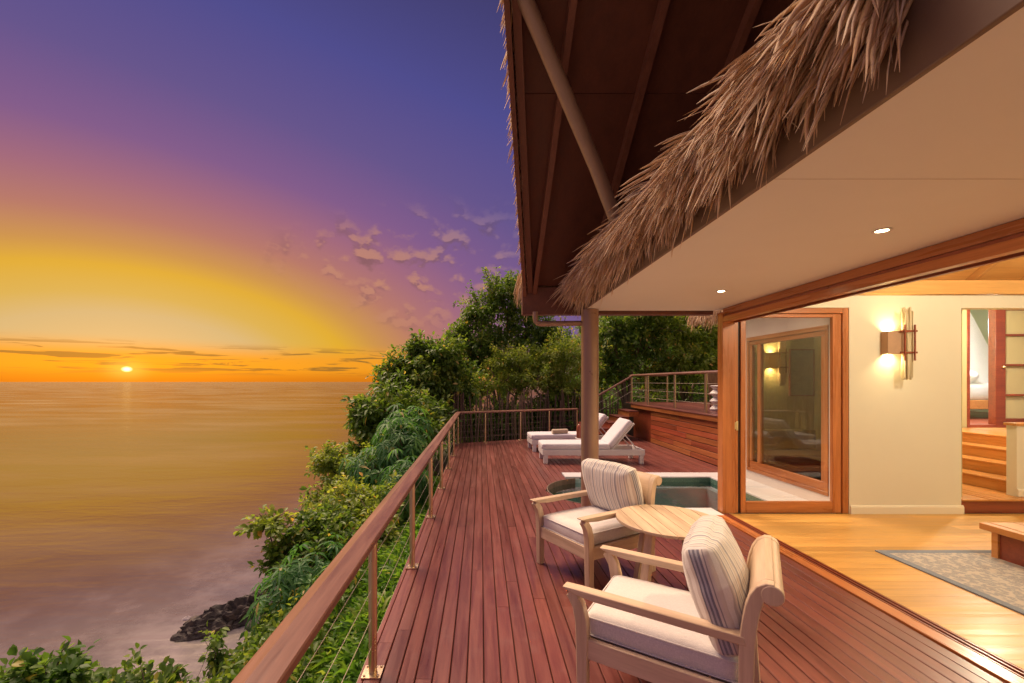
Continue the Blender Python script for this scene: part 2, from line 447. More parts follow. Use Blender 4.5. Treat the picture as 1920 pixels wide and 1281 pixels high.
def build_sea():
    m, t, p, _ = mk('sea_water')
    v = t.new('ShaderNodeNewGeometry').outputs['Position']
    x, y, z = t.sep(v)[0:3]
    # distance from the shore, measured across the bay
    s = t.math('ADD', t.math('MULTIPLY', x, .80), t.math('MULTIPLY', y, -.28))
    wob = t.math('MULTIPLY', t.math('SUBTRACT', t.noise(v, .09, 5, .6), .5), 16.0)
    sh = t.step(t.math('ADD', s, wob), -36.0, -15.0)
    reef = t.step(t.noise(v, .35, 6, .65), .40, .66)
    shal = t.mix(reef, (.11, .10, .115, 1), (.22, .195, .205, 1))
    deep = t.mix(t.step(t.noise(t.mapping(v, (.012, .03, 1)), 1, 4), .35, .65), (.020, .018, .016, 1), (.050, .036, .020, 1))
    t.link(t.mix(sh, deep, shal), p.inputs['Base Color'])
    p.inputs['Specular IOR Level'].default_value = 0.0; p.inputs['Roughness'].default_value = 1.0
    w1 = t.noise(t.mapping(v, (.10, .34, 1)), 1, 5, .55, .4); w2 = t.noise(t.mapping(v, (.9, 1.9, 1)), 1, 4, .6)
    h = t.math('ADD', t.math('MULTIPLY', w1, 1.0), t.math('MULTIPLY', w2, .16))
    b = t.new('ShaderNodeBump'); b.inputs['Strength'].default_value = .3; b.inputs['Distance'].default_value = .20; t.link(h, b.inputs['Height'])
    gl = t.new('ShaderNodeBsdfGlossy'); gl.inputs[0].default_value = (1, .85, .60, 1)  # sunset gold painted into the reflection colour; plain water reflects untinted
    t.link(t.step(t.noise(t.mapping(v, (.02, .06, 1)), 1, 4), .3, .7, .10, .20), gl.inputs['Roughness'])
    fr = t.new('ShaderNodeFresnel'); fr.inputs[0].default_value = 1.33
    t.link(b.outputs[0], gl.inputs['Normal']); t.link(b.outputs[0], fr.inputs['Normal'])
    # wave slopes keep the mean reflectance of a rough sea well below that of a mirror at grazing angles
    k = t.math('MINIMUM', t.math('ADD', t.math('MULTIPLY', fr.outputs[0], 1.3), .14), .50)
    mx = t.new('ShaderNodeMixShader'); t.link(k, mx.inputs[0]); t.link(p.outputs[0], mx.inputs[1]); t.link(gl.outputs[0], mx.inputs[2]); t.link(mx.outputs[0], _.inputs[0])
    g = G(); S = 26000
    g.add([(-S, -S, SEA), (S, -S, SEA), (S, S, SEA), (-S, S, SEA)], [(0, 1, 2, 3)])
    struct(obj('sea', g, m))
build_sea()

def rock(name, label, c, size, rz, seed, group=None, mat=None, sub=4):
    import bmesh
    bm = bmesh.new(); bmesh.ops.create_icosphere(bm, subdivisions=sub, radius=1)
    for v in bm.verts:
        d = v.co.normalized()
        q = Vector((d.x * size[0], d.y * size[1], d.z * size[2]))
        k = 1 + .35 * mnoise.noise(q * .9 + Vector((seed, 0, 0))) + .40 * mnoise.ridged_multi_fractal(q * 1.9 + Vector((0, seed, 0)), .9, 2.1, 5, 1.0, 2.0) - .3
        v.co = Vector((q.x * (.65 + .35 * k), q.y * (.5 + .5 * k), q.z * k))
    me = bpy.data.meshes.new(name); bm.to_mesh(me); bm.free(); me.materials.append(mat)
    me.polygons.foreach_set('use_smooth', [True] * len(me.polygons)); me.set_sharp_from_angle(angle=R(30))
    o = link(name, me); o.location = c; o.rotation_euler = (0, 0, rz); return tag(o, label, 'rock', group)
def rocks():
    m, t, p, _ = mk('shore_rock'); v = t.new('ShaderNodeTexCoord').outputs['Object']
    n = t.noise(v, 2.2, 7, .7); t.link(t.ramp(n, [(.3, (.012, .010, .010, 1)), (.55, (.055, .042, .035, 1)), (.8, (.17, .12, .085, 1))]), p.inputs['Base Color'])
    p.inputs['Roughness'].default_value = .7; bump(t, p, n, .9, .12)
    m2 = plain('pale_rock', (.40, .34, .34), .7, 0, 4, .2, .6)
    rock('shore_rock', 'long jagged dark rock ridge lying in the shallows', (-14.2, 25.3, SEA + .05), (2.7, .95, .95), R(40), 1.0, 'rocks in the shallows', m, 5)
    rock('shore_rock', 'lower dark rock at the tip of the long ridge', (-15.3, 23.9, SEA), (1.5, .6, .55), R(25), 5.0, 'rocks in the shallows', m)
    rock('shore_rock', 'small dark rock between the long ridge and the shore bushes', (-12.6, 24.5, SEA), (.75, .5, .38), R(15), 9.0, 'rocks in the shallows', m)
    rock('pale_rock', 'small pale rock awash left of the dark ridge', (-17.4, 25.2, SEA - .1), (.26, .2, .2), R(10), 3.0, 'rocks in the shallows', m2, 3)
rocks()

# ------------------------------------------------------------------ deck
XL, XR = -.67, 2.965          # lower deck left edge, edge at the door track
DZ = 0.0
def far_y(x): return 11.75 + .44 * (x - XL)
PCX, PCY, PR = 1.93, 6.66, .90
PY0, PY1, PX1 = 5.72, 7.60, 4.08
def build_deck():
    sub = G(); sub.extrude_z([(XL + .01, -.75), (5.2, -.75), (5.2, 5.35), (1.0, 5.35), (1.0, 8.0), (5.2, 8.0), (5.2, far_y(5.2) - .05), (XL + .01, far_y(XL) - .05)], -.20, -.03)
    deck = struct(obj('deck', sub, M['black']))
    pitch, wid = .0985, .0925
    n = int((4.74 - XL) / pitch)
    for i in range(n + 1):
        x0 = XL + i * pitch; x1 = min(x0 + wid, 4.74); xm = (x0 + x1) / 2
        segs = []
        def arc(x, sgn): return PCY + sgn * math.sqrt(max(0, PR * PR - (x - PCX) ** 2))
        in_arc = x1 > PCX - PR and x0 < PCX
        ylo = -.72
        if x1 <= PCX - PR: segs = [((ylo, ylo), (far_y(x0), far_y(x1)))]
        else:
            if x0 < XR - .02:
                xe = min(x1, XR)
                if in_arc and xm < 1.98: e = (arc(x0, -1), arc(x1, -1))
                elif xm < 2.62: e = (PY0, PY0)
                else: e = (5.40, 5.40)
                segs.append(((ylo, ylo), e))
            if xm < 1.50: b = (arc(x0, 1), arc(x1, 1))
            else: b = (7.955, 7.955)
            segs.append((b, (far_y(x0), far_y(x1))))
        for (a0, a1), (b0, b1) in segs:
            xr = min(x1, XR) if a0 < 0 and x0 < XR else x1
            L = min(b0, b1) - max(a0, a1)
            cuts = []
            if L > 6.5:
                off = random.uniform(2.4, 5.8); cuts = [max(a0, a1) + off]
                while cuts[-1] + 5.6 < min(b0, b1) - .9: cuts.append(cuts[-1] + random.uniform(4.4, 5.6))
            ends = [(a0, a1)] + [(c, c) for c in cuts] + [(b0, b1)]
            for k in range(len(ends) - 1):
                p0 = ends[k]; p1 = ends[k + 1]
                if k: p0 = (p0[0] + .002, p0[1] + .002)
                if k < len(ends) - 2: p1 = (p1[0] - .002, p1[1] - .002)
                dz = random.uniform(-.0012, .0012); b = .004
                prof = [(x0, -.026), (x0, -b), (x0 + b, 0), (xr - b, 0), (xr, -b), (xr, -.026)]
                def yy(e, x): return e[0] + (e[1] - e[0]) * (x - x0) / (x1 - x0)
                g = G(); g.ring([[(x, yy(p0, x), z + dz) for x, z in prof], [(x, yy(p1, x), z + dz) for x, z in prof]])
                obj('deck_board', g, M['deck'], deck)
    # edge board under the railing and threshold board beside the door track
    g = G(); g.box(XL - .035, XL - .004, -.72, far_y(XL), -.20, -.002); obj('edge_board', g, M['deck'], deck, bevel=.004)
    a = (XL, far_y(XL)); b = (4.7, far_y(4.7)); dx, dy = b[0] - a[0], b[1] - a[1]; L = math.hypot(dx, dy); nx, ny = -dy / L, dx / L
    g = G(); g.extrude_z([(a[0] + nx * .004, a[1] + ny * .004), (b[0] + nx * .004, b[1] + ny * .004), (b[0] + nx * .04, b[1] + ny * .04), (a[0] + nx * .04, a[1] + ny * .04)], -.20, -.002)
    obj('edge_board', g, M['deck'], deck)
    return deck
deck = build_deck()

# ------------------------------------------------------------------ plunge pool
def build_pool():
    t = thing('plunge_pool', 'plunge pool with white coping and dark green tiles set in the deck', 'pool', (0, 0, 0))
    # outline, counter clockwise
    arcp = [(PCX + PR * math.cos(R(a)), PCY + PR * math.sin(R(a))) for a in range(90, 271, 6)]
    arcp = [(x, min(max(y, PCY - PR), PCY + PR)) for x, y in arcp]
    out = [(PX1, PY0), (PX1, PY1), (PCX, PY1)] + arcp[1:-1] + [(PCX, PY0)]
    g = G(); n = len(out)
    vs = [(x, y, -.02) for x, y in out] + [(x, y, -1.1) for x, y in out]
    fs = [(i, (i + 1) % n, n + (i + 1) % n, n + i) for i in range(n)] + [tuple(n + i for i in range(n))]
    g.add(vs, fs)
    m, tt, p, _ = mk('pool_tile')
    v = tt.new('ShaderNodeNewGeometry').outputs['Position']
    br = tt.new('ShaderNodeTexBrick'); br.offset = 0; br.inputs['Scale'].default_value = 1
    xx, yy, zz = tt.sep(v)[0:3]
    tt.link(tt.xyz(tt.math('ADD', xx, yy), zz, 0), br.inputs['Vector'])
    br.inputs['Brick Width'].default_value = .05; br.inputs['Row Height'].default_value = .05; br.inputs['Mortar Size'].default_value = .003
    br.inputs['Color1'].default_value = (.24, .40, .42, 1); br.inputs['Color2'].default_value = (.38, .54, .56, 1); br.inputs['Mortar'].default_value = (.25, .27, .24, 1)
    tt.link(br.outputs[0], p.inputs['Base Color']); p.inputs['Roughness'].default_value = .25
    obj('basin', g, m, t)
    # curved timber rim on the round end
    g = G(); ro = [(x, y) for x, y in arcp if x < 1.72]
    inner = [(PCX + (x - PCX) * .978, PCY + (y - PCY) * .978) for x, y in ro]
    poly = [(x + (PCX - x) * .004, y + (PCY - y) * .004) for x, y in ro]
    for i in range(len(ro) - 1):
        a, b, c, d = poly[i], poly[i + 1], inner[i + 1], inner[i]
        g.extrude_z([a, b, c, d], -.20, .004)
    obj('rim', g, M['trunk'], t)
    # inner step ledge
    g = G(); g.box(2.5, PX1 - .01, PY1 - .14, PY1 - .004, -1.0, -.16)
    g.box(PX1 - .14, PX1 - .004, PY0 + .01, PY1 - .145, -1.0, -.162); obj('ledge', g, M['coping'], t)
    g = G(); g.box(1.9, PX1 - .2, PY0 + .01, PY0 + .5, -1.09, -.5); obj('underwater_bench', g, m, t)
    g = G(); g.box(1.75, PX1 - .004, PY1 - .010, PY1 - .0035, -.30, -.012); g.box(PX1 - .010, PX1 - .0035, PY0, PY1 - .012, -.30, -.012); obj('tile_band', g, plain('green_tile', (.09, .17, .13), .25, 0, 55, .6, .1), t)
    # coping slabs
    def slab(x0, x1, y0, y1): g = G(); g.box(x0, x1, y0, y1, -.12, .012); obj('coping_slab', g, M['coping'], t, bevel=.006)
    xs = [1.50, 2.10, 2.72, 3.34, 3.96, 4.66]
    for a, b in zip(xs, xs[1:]): slab(a + .002, b - .002, PY1 - .004, 7.95)
    for a, b in zip([5.60, 6.25, 6.9], [6.25, 6.9, 7.594]): slab(PX1 - .003, 4.66, a + .002, b - .002)
    slab(2.62, 3.085, 5.402, 5.72)
    slab(3.30, 3.68, 5.60, 5.72); slab(3.684, 4.075, 5.60, 5.72)
    # water
    wm, wt, wp, wo = mk('pool_water')
    tr = wt.new('ShaderNodeBsdfTransparent'); tr.inputs[0].default_value = (.58, .76, .78, 1)
    gl = wt.new('ShaderNodeBsdfGlossy'); gl.inputs['Roughness'].default_value = .03
    fr = wt.new('ShaderNodeFresnel'); fr.inputs[0].default_value = 1.33
    pv = wt.new('ShaderNodeNewGeometry').outputs['Position']; nn = wt.noise(pv, 5, 3)
    bp = wt.new('ShaderNodeBump'); bp.inputs['Strength'].default_value = .15; bp.inputs['Distance'].default_value = .03
    wt.link(nn, bp.inputs['Height']); wt.link(bp.outputs[0], gl.inputs['Normal']); wt.link(bp.outputs[0], fr.inputs['Normal'])
    mx = wt.new('ShaderNodeMixShader'); wt.link(wt.math('MULTIPLY', fr.outputs[0], .5), mx.inputs[0]); wt.link(tr.outputs[0], mx.inputs[1]); wt.link(gl.outputs[0], mx.inputs[2]); wt.link(mx.outputs[0], wo.inputs[0])
    g = G(); g.add([(PCX + (x - PCX) * .999, PCY + (y - PCY) * .998, -.085) for x, y in out], [tuple(range(n))]); obj('water', g, wm, t)
build_pool()

# ------------------------------------------------------------------ railing
RX = -.632
def rail_run(t, pts, z, mat):
    prof = [(-.070, -.030), (-.070, -.004), (-.010, .022), (.064, .002), (.069, -.004), (.069, -.034), (.0, -.040)]
    rings = []
    for i, p in enumerate(pts):
        p = Vector((p[0], p[1], 0)); a = Vector((*pts[max(i - 1, 0)][:2], 0)); b = Vector((*pts[min(i + 1, len(pts) - 1)][:2], 0))
        d = (b - a).normalized()
        if 0 < i < len(pts) - 1:
            d1 = (p - a).normalized(); d2 = (b - p).normalized(); d = (d1 + d2).normalized(); k = 1 / max(.4, d.dot(d1))
        else: k = 1
        s = Vector((d.y, -d.x, 0)) * k
        zz = z if len(pts[i]) < 3 else pts[i][2]
        rings.append([p + s * u + Vector((0, 0, zz + w)) for u, w in prof])
    g = G(); g.ring(rings); return obj('handrail', g, mat, t, bevel=.006)
def build_railing():
    t = thing('deck_railing', 'timber handrail on steel posts with wires along the sea side of the deck', 'railing', (RX, 0, 0))
    yc = far_y(RX) - .10
    def fy(x): return far_y(x) - .10
    px = [RX, .12, 1.15, 2.05, 2.98]
    corner = (0, yc)
    path = [(0, -.7), (0, yc)] + [(x - RX, fy(x)) for x in (px[-1],)]
    rail_run(t, path, .862, M['rail'])
    posts = [(0, y, 0) for y in (-.35, 1.06, 2.49, 3.92, 5.36, 6.80, 8.32, 9.78, yc - .04)] + [(x - RX, fy(x), math.atan(.44)) for x in px[1:]]
    g = G(); g.tube([(0, 0, .008), (0, 0, .825)], .025, 14, True)
    pm = g.mesh('post', M['steel'], True)
    g = G(); g.box(-.055, .055, -.055, .055, 0, .009); bmsh = g.mesh('base_plate', M['steel'])
    g = G(); g.lathe([(.008, .009), (.008, .014), (.004, .017)], 6); bolt = g.mesh('bolt', M['steel'])
    for x, y, a in posts:
        o = link('post', pm, t); o.location = (x, y, 0); o.rotation_euler = (0, 0, a)
        b = link('base_plate', bmsh, o)
        for sx in (-.04, .04):
            for sy in (-.04, .04):
                q = link('bolt', bolt, o); q.location = (sx, sy, 0)
    for k in range(4):
        z = .17 + k * .165
        g = G(); g.tube([(.0, -.35, z), (0, yc - .04, z), (px[-1] - RX, fy(px[-1]), z)], .0019, 6); obj('wire', g, M['wire'], t)
build_railing()

# ------------------------------------------------------------------ villa
villa = thing('villa', 'thatched villa with open timber sliding doors, cream walls and a lit interior', 'house', (0, 0, 0))
WY = 5.50           # face of the wall with the lamp
SOF = 2.645
def roof_z(y): return 2.97 + .73 * (5.6 - y)
def part(name, g, mat, parent=None, **k): return obj(name, g, mat, parent or villa, **k)

def build_villa():
    # interior floor of honey planks, laid across
    base = G(); base.box(3.205, 9.4, -2.0, WY, -.2, -.014); fl = part('interior_floor', base, M['black'])
    y = -2.0; 
    while y < WY - .001:
        y1 = min(y + .128, WY); xs = [3.205, 3.205 + random.uniform(.9, 2.6)]
        while xs[-1] + 2.4 < 9.4: xs.append(xs[-1] + random.uniform(1.6, 2.4))
        xs.append(9.4)
        if y > 1.6:
            for a, b in zip(xs, xs[1:]):
                g = G(); g.box(a + .0006, b - .0006, y + .0006, y1 - .0006, -.013, 0); obj('floor_plank', g, M['floor'], fl)
        else:
            g = G(); g.box(3.205, 9.4, y + .0006, y1 - .0006, -.013, 0); obj('floor_plank', g, M['floor'], fl)
        y = y1
    # sill and track
    g = G(); g.box(2.972, 3.085, -.72, 5.40, -.15, .012); part('sill_board', g, M['joinery_y'], bevel=.004)
    g = G(); g.box(3.088, 3.202, -2, 5.50, -.15, -.012); tr = part('door_track', g, M['black'])
    for x in (3.104, 3.142, 3.178):
        g = G(); g.box(x - .006, x + .006, -2, 5.49, -.0118, .008); obj('track_rib', g, M['redwood'], tr)
    # wall with the lamp, glazed on its left part
    g = G(); g.box(4.745, 6.19, WY, 5.62, 0, 2.82); g.box(3.30, 4.744, WY, 5.62, 2.655, 2.82); g.box(6.191, 9.4, WY, 5.62, 2.65, 2.82)
    part('lamp_wall', g, M['plaster'])
    g = G(); g.extrude_x([(WY - .018, 0), (WY - .018, .085), (WY - .010, .105), (WY - .001, .11), (WY - .001, 0)], 4.755, 6.21); part('skirting_board', g, M['skirting'])
    g = G(); g.box(3.31, 9.4, WY - .04, 5.62, 2.823, 3.0); part('wall_plate_beam', g, M['pine'], bevel=.006)
    # other walls of the room (behind and right of the view)
    g = G(); g.box(9.4, 9.5, -2.1, WY, -.2, 7.2); part('side_wall', g, M['plaster'])
    g = G(); g.box(3.1, 9.4, -2.1, -2.0, -.2, 7.2); part('back_wall', g, M['plaster'])
    g = G(); g.extrude_x([(-2, SOF + .004), (5.62, SOF + .004), (5.62, 2.95), (-1.0, roof_z(-1.0) - .05), (-2, roof_z(-1.0) - .05)], 3.13, 3.29); part('gable_infill', g, M['plaster'])
    # jamb post, head beam
    jam = G(); jam.box(3.115, 3.272, WY, 5.62, 0, 2.60); o = part('door_jamb', jam, M['joinery_z'], bevel=.004)
    g = G(); g.box(3.273, 3.330, 5.53, 5.61, 0, 2.60); obj('jamb_rebate', g, M['joinery_z'], o)
    g = G(); g.box(3.331, 3.362, 5.545, 5.605, 0, 2.60); obj('dark_channel', g, M['black'], o)
    g = G(); g.box(3.278, 3.318, 5.521, 5.5295, 1.085, 1.175); g.box(3.300, 3.326, 5.518, 5.5208, 1.07, 1.19); obj('latch_plate', g, M['brass'], o, bevel=.002)
    hd = G(); hd.box(3.115, 3.19, -2, 5.499, 2.565, SOF - .003); o = part('door_head', hd, M['joinery_y'], bevel=.004)
    g = G(); g.box(3.127, 3.19, -2, 5.499, 2.540, 2.563); obj('head_groove', g, M['redwood'], o)
    g = G(); g.box(3.118, 3.20, -2, 5.499, 2.468, 2.539); obj('head_fascia', g, M['joinery_y'], o, bevel=.003)
    g = G(); g.box(3.203, 3.262, -2, 5.499, 2.485, SOF - .003); obj('track_slot', g, M['black'], o)
    g = G(); g.box(3.264, 3.30, -2, 5.499, 2.462, SOF - .003); obj('track_cover', g, M['redwood'], o)
    # fixed glazed leaf beside the jamb
    f = link('glazed_panel', None, villa)
    def fr(nm, x0, x1, z0, z1, mt, y0=5.525, y1=5.575): g = G(); g.box(x0, x1, y0, y1, z0, z1); obj(nm, g, mt, f, bevel=.004)
    fr('stile', 3.364, 3.430, .0, 2.58, M['joinery_z']); fr('stile', 4.555, 4.665, .0, 2.58, M['joinery_z'])
    fr('stile', 4.668, 4.742, .0, 2.652, M['joinery_z'], 5.505, 5.62)
    fr('rail', 3.431, 4.554, .0, .145, M['joinery_x']); fr('rail', 3.431, 4.554, 2.535, 2.58, M['joinery_x'])
    fr('rail', 3.364, 4.666, 2.583, 2.652, M['joinery_x'], 5.505, 5.62)
    g = G(); g.box(3.425, 4.56, 5.547, 5.553, .14, 2.54); obj('pane', g, M['glass'], f)
    # soffit, fascia beam
    g = G(); g.box(1.365, 3.128, -2.0, 5.68, SOF, SOF + .03); so = part('soffit', g, M['soffit'])
    g = G(); g.box(1.366, 3.114, 1.987, 1.989, SOF - .0012, SOF - .0002); obj('seam', g, plain('joint_filler', (.55, .48, .40), .8), so)
    g = G(); g.box(1.338, 1.362, -2, 5.70, SOF - .006, SOF + .30); part('fascia_beam', g, M['fascia'], bevel=.005)
    g = G(); g.box(.552, 3.11, 5.705, 5.83, 2.60, 2.965); part('eave_beam', g, M['roofbeam'], bevel=.006)
    # downpipe
    g = G(); g.tube([(.715, 5.62, 2.62), (.715, 5.62, 2.53), (.722, 5.62, 2.495), (.745, 5.62, 2.472), (.78, 5.62, 2.465), (1.40, 5.62, 2.470)], .036, 12); part('downpipe', g, M['pole'], smooth=True)
    # column and strut
    g = G(); g.lathe([(.113, 0), (.113, 2.64)], 32, (1.428, 5.60, 0)); col = part('column', g, M['pole'], smooth=True)
    g = G(); g.lathe([(.135, .001), (.135, .02), (.116, .024)], 32, (1.428, 5.60, 0)); obj('collar', g, M['pole'], col, smooth=True)
    g = G(); g.tube([(1.43, 4.10, 2.9), (1.02, 3.80, 3.62), (.30, 3.27, 4.72), (.02, 3.07, 5.14)], .062, 18); part('roof_strut', g, M['pole'], smooth=True)
build_villa()

# main roof: stained panels between rafters, thatch on top
def verge_x(y): return .546 - .16 * (5.6 - y)
def build_roof():
    RIDGE = .6
    rf = link('roof', None, villa)
    # panels in two lengths with a joint between
    edges = [('v', None)] + [.714 + .713 * i for i in range(13)]
    ys = [5.72, 3.88, 2.05, RIDGE]
    xs = [.714 + .713 * i for i in range(13)]
    def slab(name, x0, x1, y0, y1, o0, o1, mt, vx=None):   # o0,o1 offsets above roof plane
        g = G(); a0 = verge_x(y0) if vx is not None else x0; a1 = verge_x(y1) if vx is not None else x0
        g.add([(a0, y0, roof_z(y0) + o0), (x1, y0, roof_z(y0) + o0), (x1, y1, roof_z(y1) + o0), (a1, y1, roof_z(y1) + o0),
               (a0, y0, roof_z(y0) + o1), (x1, y0, roof_z(y0) + o1), (x1, y1, roof_z(y1) + o1), (a1, y1, roof_z(y1) + o1)],
              [(0, 3, 2, 1), (4, 5, 6, 7), (0, 1, 5, 4), (1, 2, 6, 5), (2, 3, 7, 6), (3, 0, 4, 7)])
        return obj(name, g, mt, rf)
    for j in range(3):
        y0, y1 = ys[j], ys[j + 1] + .006
        slab('panel', 0, .714, y0, y1, .10, .125, M['roofdark'], vx=True)
        for a, b in zip(xs, xs[1:]):
            slab('panel', a, b, y0, y1, .10, .125, M['roofdark'] if b < 3.4 else M['pine'])
    for i, x in enumerate(xs):
        slab('rafter', x - .028, x + .028, 5.70, RIDGE, -.03 if x < 3 else .0, .098, M['roofbeam'] if x < 3 else M['pine_y'])
    # verge boards, two deep
    for k, (w0, w1, o0, o1) in enumerate([(.0, .045, -.06, .13), (.06, .13, -.01, .098)]):
        g = G(); y0, y1 = 5.72, RIDGE
        P = []
        for y in (y0, y1):
            for w in (w0, w1):
                for o in (o0, o1): P.append((verge_x(y) + w, y, roof_z(y) + o))
        g.add(P, [(0, 1, 3, 2), (4, 6, 7, 5), (0, 4, 5, 1), (2, 3, 7, 6), (0, 2, 6, 4), (1, 5, 7, 3)]); obj('verge_board', g, M['roofbeam'], rf)
    # thatch layer on top and the far slope of the roof behind the camera
    g = G()
    def vx(y): return verge_x(y) + .07
    yr = RIDGE; zr = roof_z(yr)
    top = [(vx(5.95), 5.95, roof_z(5.95) + .13), (9.7, 5.95, roof_z(5.95) + .13), (9.7, yr, zr + .13), (vx(yr), yr, zr + .13)]
    g.add(top + [(x, y, z + .30) for x, y, z in top], [(0, 3, 2, 1), (4, 5, 6, 7), (0, 1, 5, 4), (1, 2, 6, 5), (2, 3, 7, 6), (3, 0, 4, 7)])
    yb = yr - 4.2; zb = zr - 4.2 * .73
    bk = [(vx(yr), yr - .01, zr + .10), (9.7, yr - .01, zr + .10), (9.7, yb, zb + .10), (vx(yr) + .6, yb, zb + .10)]
    g.add(bk + [(x, y, z + .30) for x, y, z in bk], [(0, 3, 2, 1), (4, 5, 6, 7), (0, 1, 5, 4), (1, 2, 6, 5), (2, 3, 7, 6), (3, 0, 4, 7)])
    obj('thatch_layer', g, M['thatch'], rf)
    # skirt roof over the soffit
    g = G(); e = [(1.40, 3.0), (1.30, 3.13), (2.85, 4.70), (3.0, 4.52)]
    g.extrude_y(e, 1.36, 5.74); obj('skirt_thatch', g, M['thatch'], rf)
    return rf
roof = build_roof()

# straw: ribbons swept along a drooping path
def straw_arrays(n, root, dirv, length, width, droop, side, seg=6):
    """vectorised: returns verts (n, 2*(seg+1), 3) of a folded ribbon with tapered tip"""
    tt = np.linspace(0, 1, seg + 1)
    P = root[:, None, :] + dirv[:, None, :] * (length[:, None] * tt)[:, :, None]
    P[:, :, 2] -= (droop * length)[:, None] * tt[None, :] ** 2
    P += side[:, None, :] * (tt[None, :, None] ** 2) * length[:, None, None]
    T = np.gradient(P, axis=1); T /= np.linalg.norm(T, axis=2, keepdims=True) + 1e-9
    ref = rng.normal(size=(n, 3)); ref[:, 1] *= 2.0
    S = np.cross(T, ref[:, None, :]); S /= np.linalg.norm(S, axis=2, keepdims=True) + 1e-9
    wprof = np.interp(tt, [0, .5, .8, .93, 1], [.8, 1, .85, .5, .12])
    W = S * (width[:, None] * wprof[None, :])[:, :, None] * .5
    U = np.cross(S, T) * (width[:, None] * wprof[None, :])[:, :, None] * .22
    return np.stack([P - W, P + U, P + W], axis=2)       # n, seg+1, 3, 3
def straw_mesh(name, A, tint, close=True):
    n, s1 = A.shape[0], A.shape[1]
    V = A.reshape(-1, 3); F = []
    idx = np.arange(n * s1 * 3).reshape(n, s1, 3)
    q = []
    for k in range(3 if close else 2):
        j, j2 = k, (k + 1) % 3
        q.append(np.stack([idx[:, :-1, j], idx[:, :-1, j2], idx[:, 1:, j2], idx[:, 1:, j]], axis=-1).reshape(-1, 4))
    Q = np.concatenate(q)
    return np_mesh(name, V, Q, np.repeat(tint, s1 * 3), M['straw'], True)
def np_mesh(name, V, F, tint, mat, smooth=False):
    me = bpy.data.meshes.new(name); k = F.shape[1]
    me.vertices.add(len(V)); me.vertices.foreach_set('co', np.ascontiguousarray(V, dtype=np.float32).ravel())
    me.loops.add(F.size); me.loops.foreach_set('vertex_index', np.ascontiguousarray(F, dtype=np.int32).ravel())
    me.polygons.add(len(F)); me.polygons.foreach_set('loop_start', np.arange(0, F.size, k, dtype=np.int32))
    me.polygons.foreach_set('loop_total', np.full(len(F), k, dtype=np.int32))
    if tint is not None:
        a = me.attributes.new('tint', 'FLOAT', 'POINT'); a.data.foreach_set('value', np.ascontiguousarray(tint, dtype=np.float32))
    me.materials.append(mat)
    if smooth: me.polygons.foreach_set('use_smooth', np.ones(len(F), dtype=bool))
    me.update(calc_edges=True); me.validate(); return me

def build_fringe():
    def batch(n, y0, y1):
        nc = max(1, n // 7); k = rng.integers(0, nc, n)             # strands hang in bundles
        y = (rng.uniform(y0, y1, nc))[k] + rng.normal(0, .022, n); y = np.clip(y, y0, y1 + .02)
        lay = np.clip(rng.random(nc)[k] + rng.normal(0, .10, n), 0, 1)
        root = np.stack([1.40 - .12 * lay + rng.normal(0, .012, n), y, 2.985 + .125 * lay + rng.normal(0, .012, n)], 1)
        cd = rng.normal(0, .15, nc)[k]; cz = rng.normal(0, .07, nc)[k]
        d = np.stack([-(.50 + .45 * lay), .05 + cd + rng.normal(0, .10, n), -.30 - .42 * (1 - lay) + cz + rng.normal(0, .06, n)], 1); d /= np.linalg.norm(d, axis=1, keepdims=True)
        L = rng.uniform(.22, .40, nc)[k] * rng.uniform(.8, 1.1, n) * (1 - .24 * (1 - lay)); W = rng.uniform(.008, .020, n)
        droop = rng.uniform(.20, .65, nc)[k] * rng.uniform(.7, 1.3, n)
        side = np.stack([rng.normal(.08, .14, nc)[k] + rng.normal(0, .06, n), rng.normal(-.04, .16, nc)[k] + rng.normal(0, .07, n), rng.normal(0, .05, n)], 1)
        return root, d, L, W, droop, side
    fr = link('eave_thatch', None, villa)
    n = 4600
    r_, d, L, W, dr, sd = batch(n, 1.30, 5.80)
    A = straw_arrays(n, r_, d, L, W, dr, sd)
    stuff(link('straw_mass', straw_mesh('straw_mass', A, rng.random(n)), fr))
    n = 290
    r_, d, L, W, dr, sd = batch(n, 1.22, 3.2)
    A = straw_arrays(n, r_, d, L * 1.05, W * 1.25, dr, sd)
    for i in range(n):
        c = A[i, 0].mean(axis=0)
        o = link('straw', straw_mesh('straw', A[i:i + 1] - c, np.zeros(1)), fr); o.location = c
    # verge tips along the edge of the main roof
    n = 3000; y = rng.uniform(1.0, 5.98, n); lay = rng.random(n)
    root = np.stack([np.array([verge_x(q) for q in y]) + .08 + rng.normal(0, .015, n), y, np.array([roof_z(q) for q in y]) + .10 + .30 * lay], 1)
    d = np.stack([-rng.uniform(.1, .5, n), rng.uniform(.55, 1, n), -rng.uniform(.75, 1.0, n)], 1); d /= np.linalg.norm(d, axis=1, keepdims=True)
    A = straw_arrays(n, root, d, rng.uniform(.10, .26, n), rng.uniform(.008, .016, n), rng.uniform(.05, .4, n), rng.normal(0, .08, (n, 3)))
    stuff(link('verge_straw', straw_mesh('verge_straw', A, rng.random(n)), roof))
    # straw along the far eave
    n = 900; x = rng.uniform(.5, 3.2, n)
    root = np.stack([x, 5.84 + rng.uniform(0, .12, n), 2.96 + rng.uniform(0, .25, n)], 1)
    d = np.stack([rng.normal(0, .15, n), rng.uniform(.3, .8, n), -rng.uniform(.5, .9, n)], 1); d /= np.linalg.norm(d, axis=1, keepdims=True)
    A = straw_arrays(n, root, d, rng.uniform(.15, .26, n), rng.uniform(.010, .02, n), rng.uniform(.1, .5, n), rng.normal(0, .08, (n, 3)))
    stuff(link('eave_straw', straw_mesh('eave_straw', A, rng.random(n)), roof))
build_fringe()

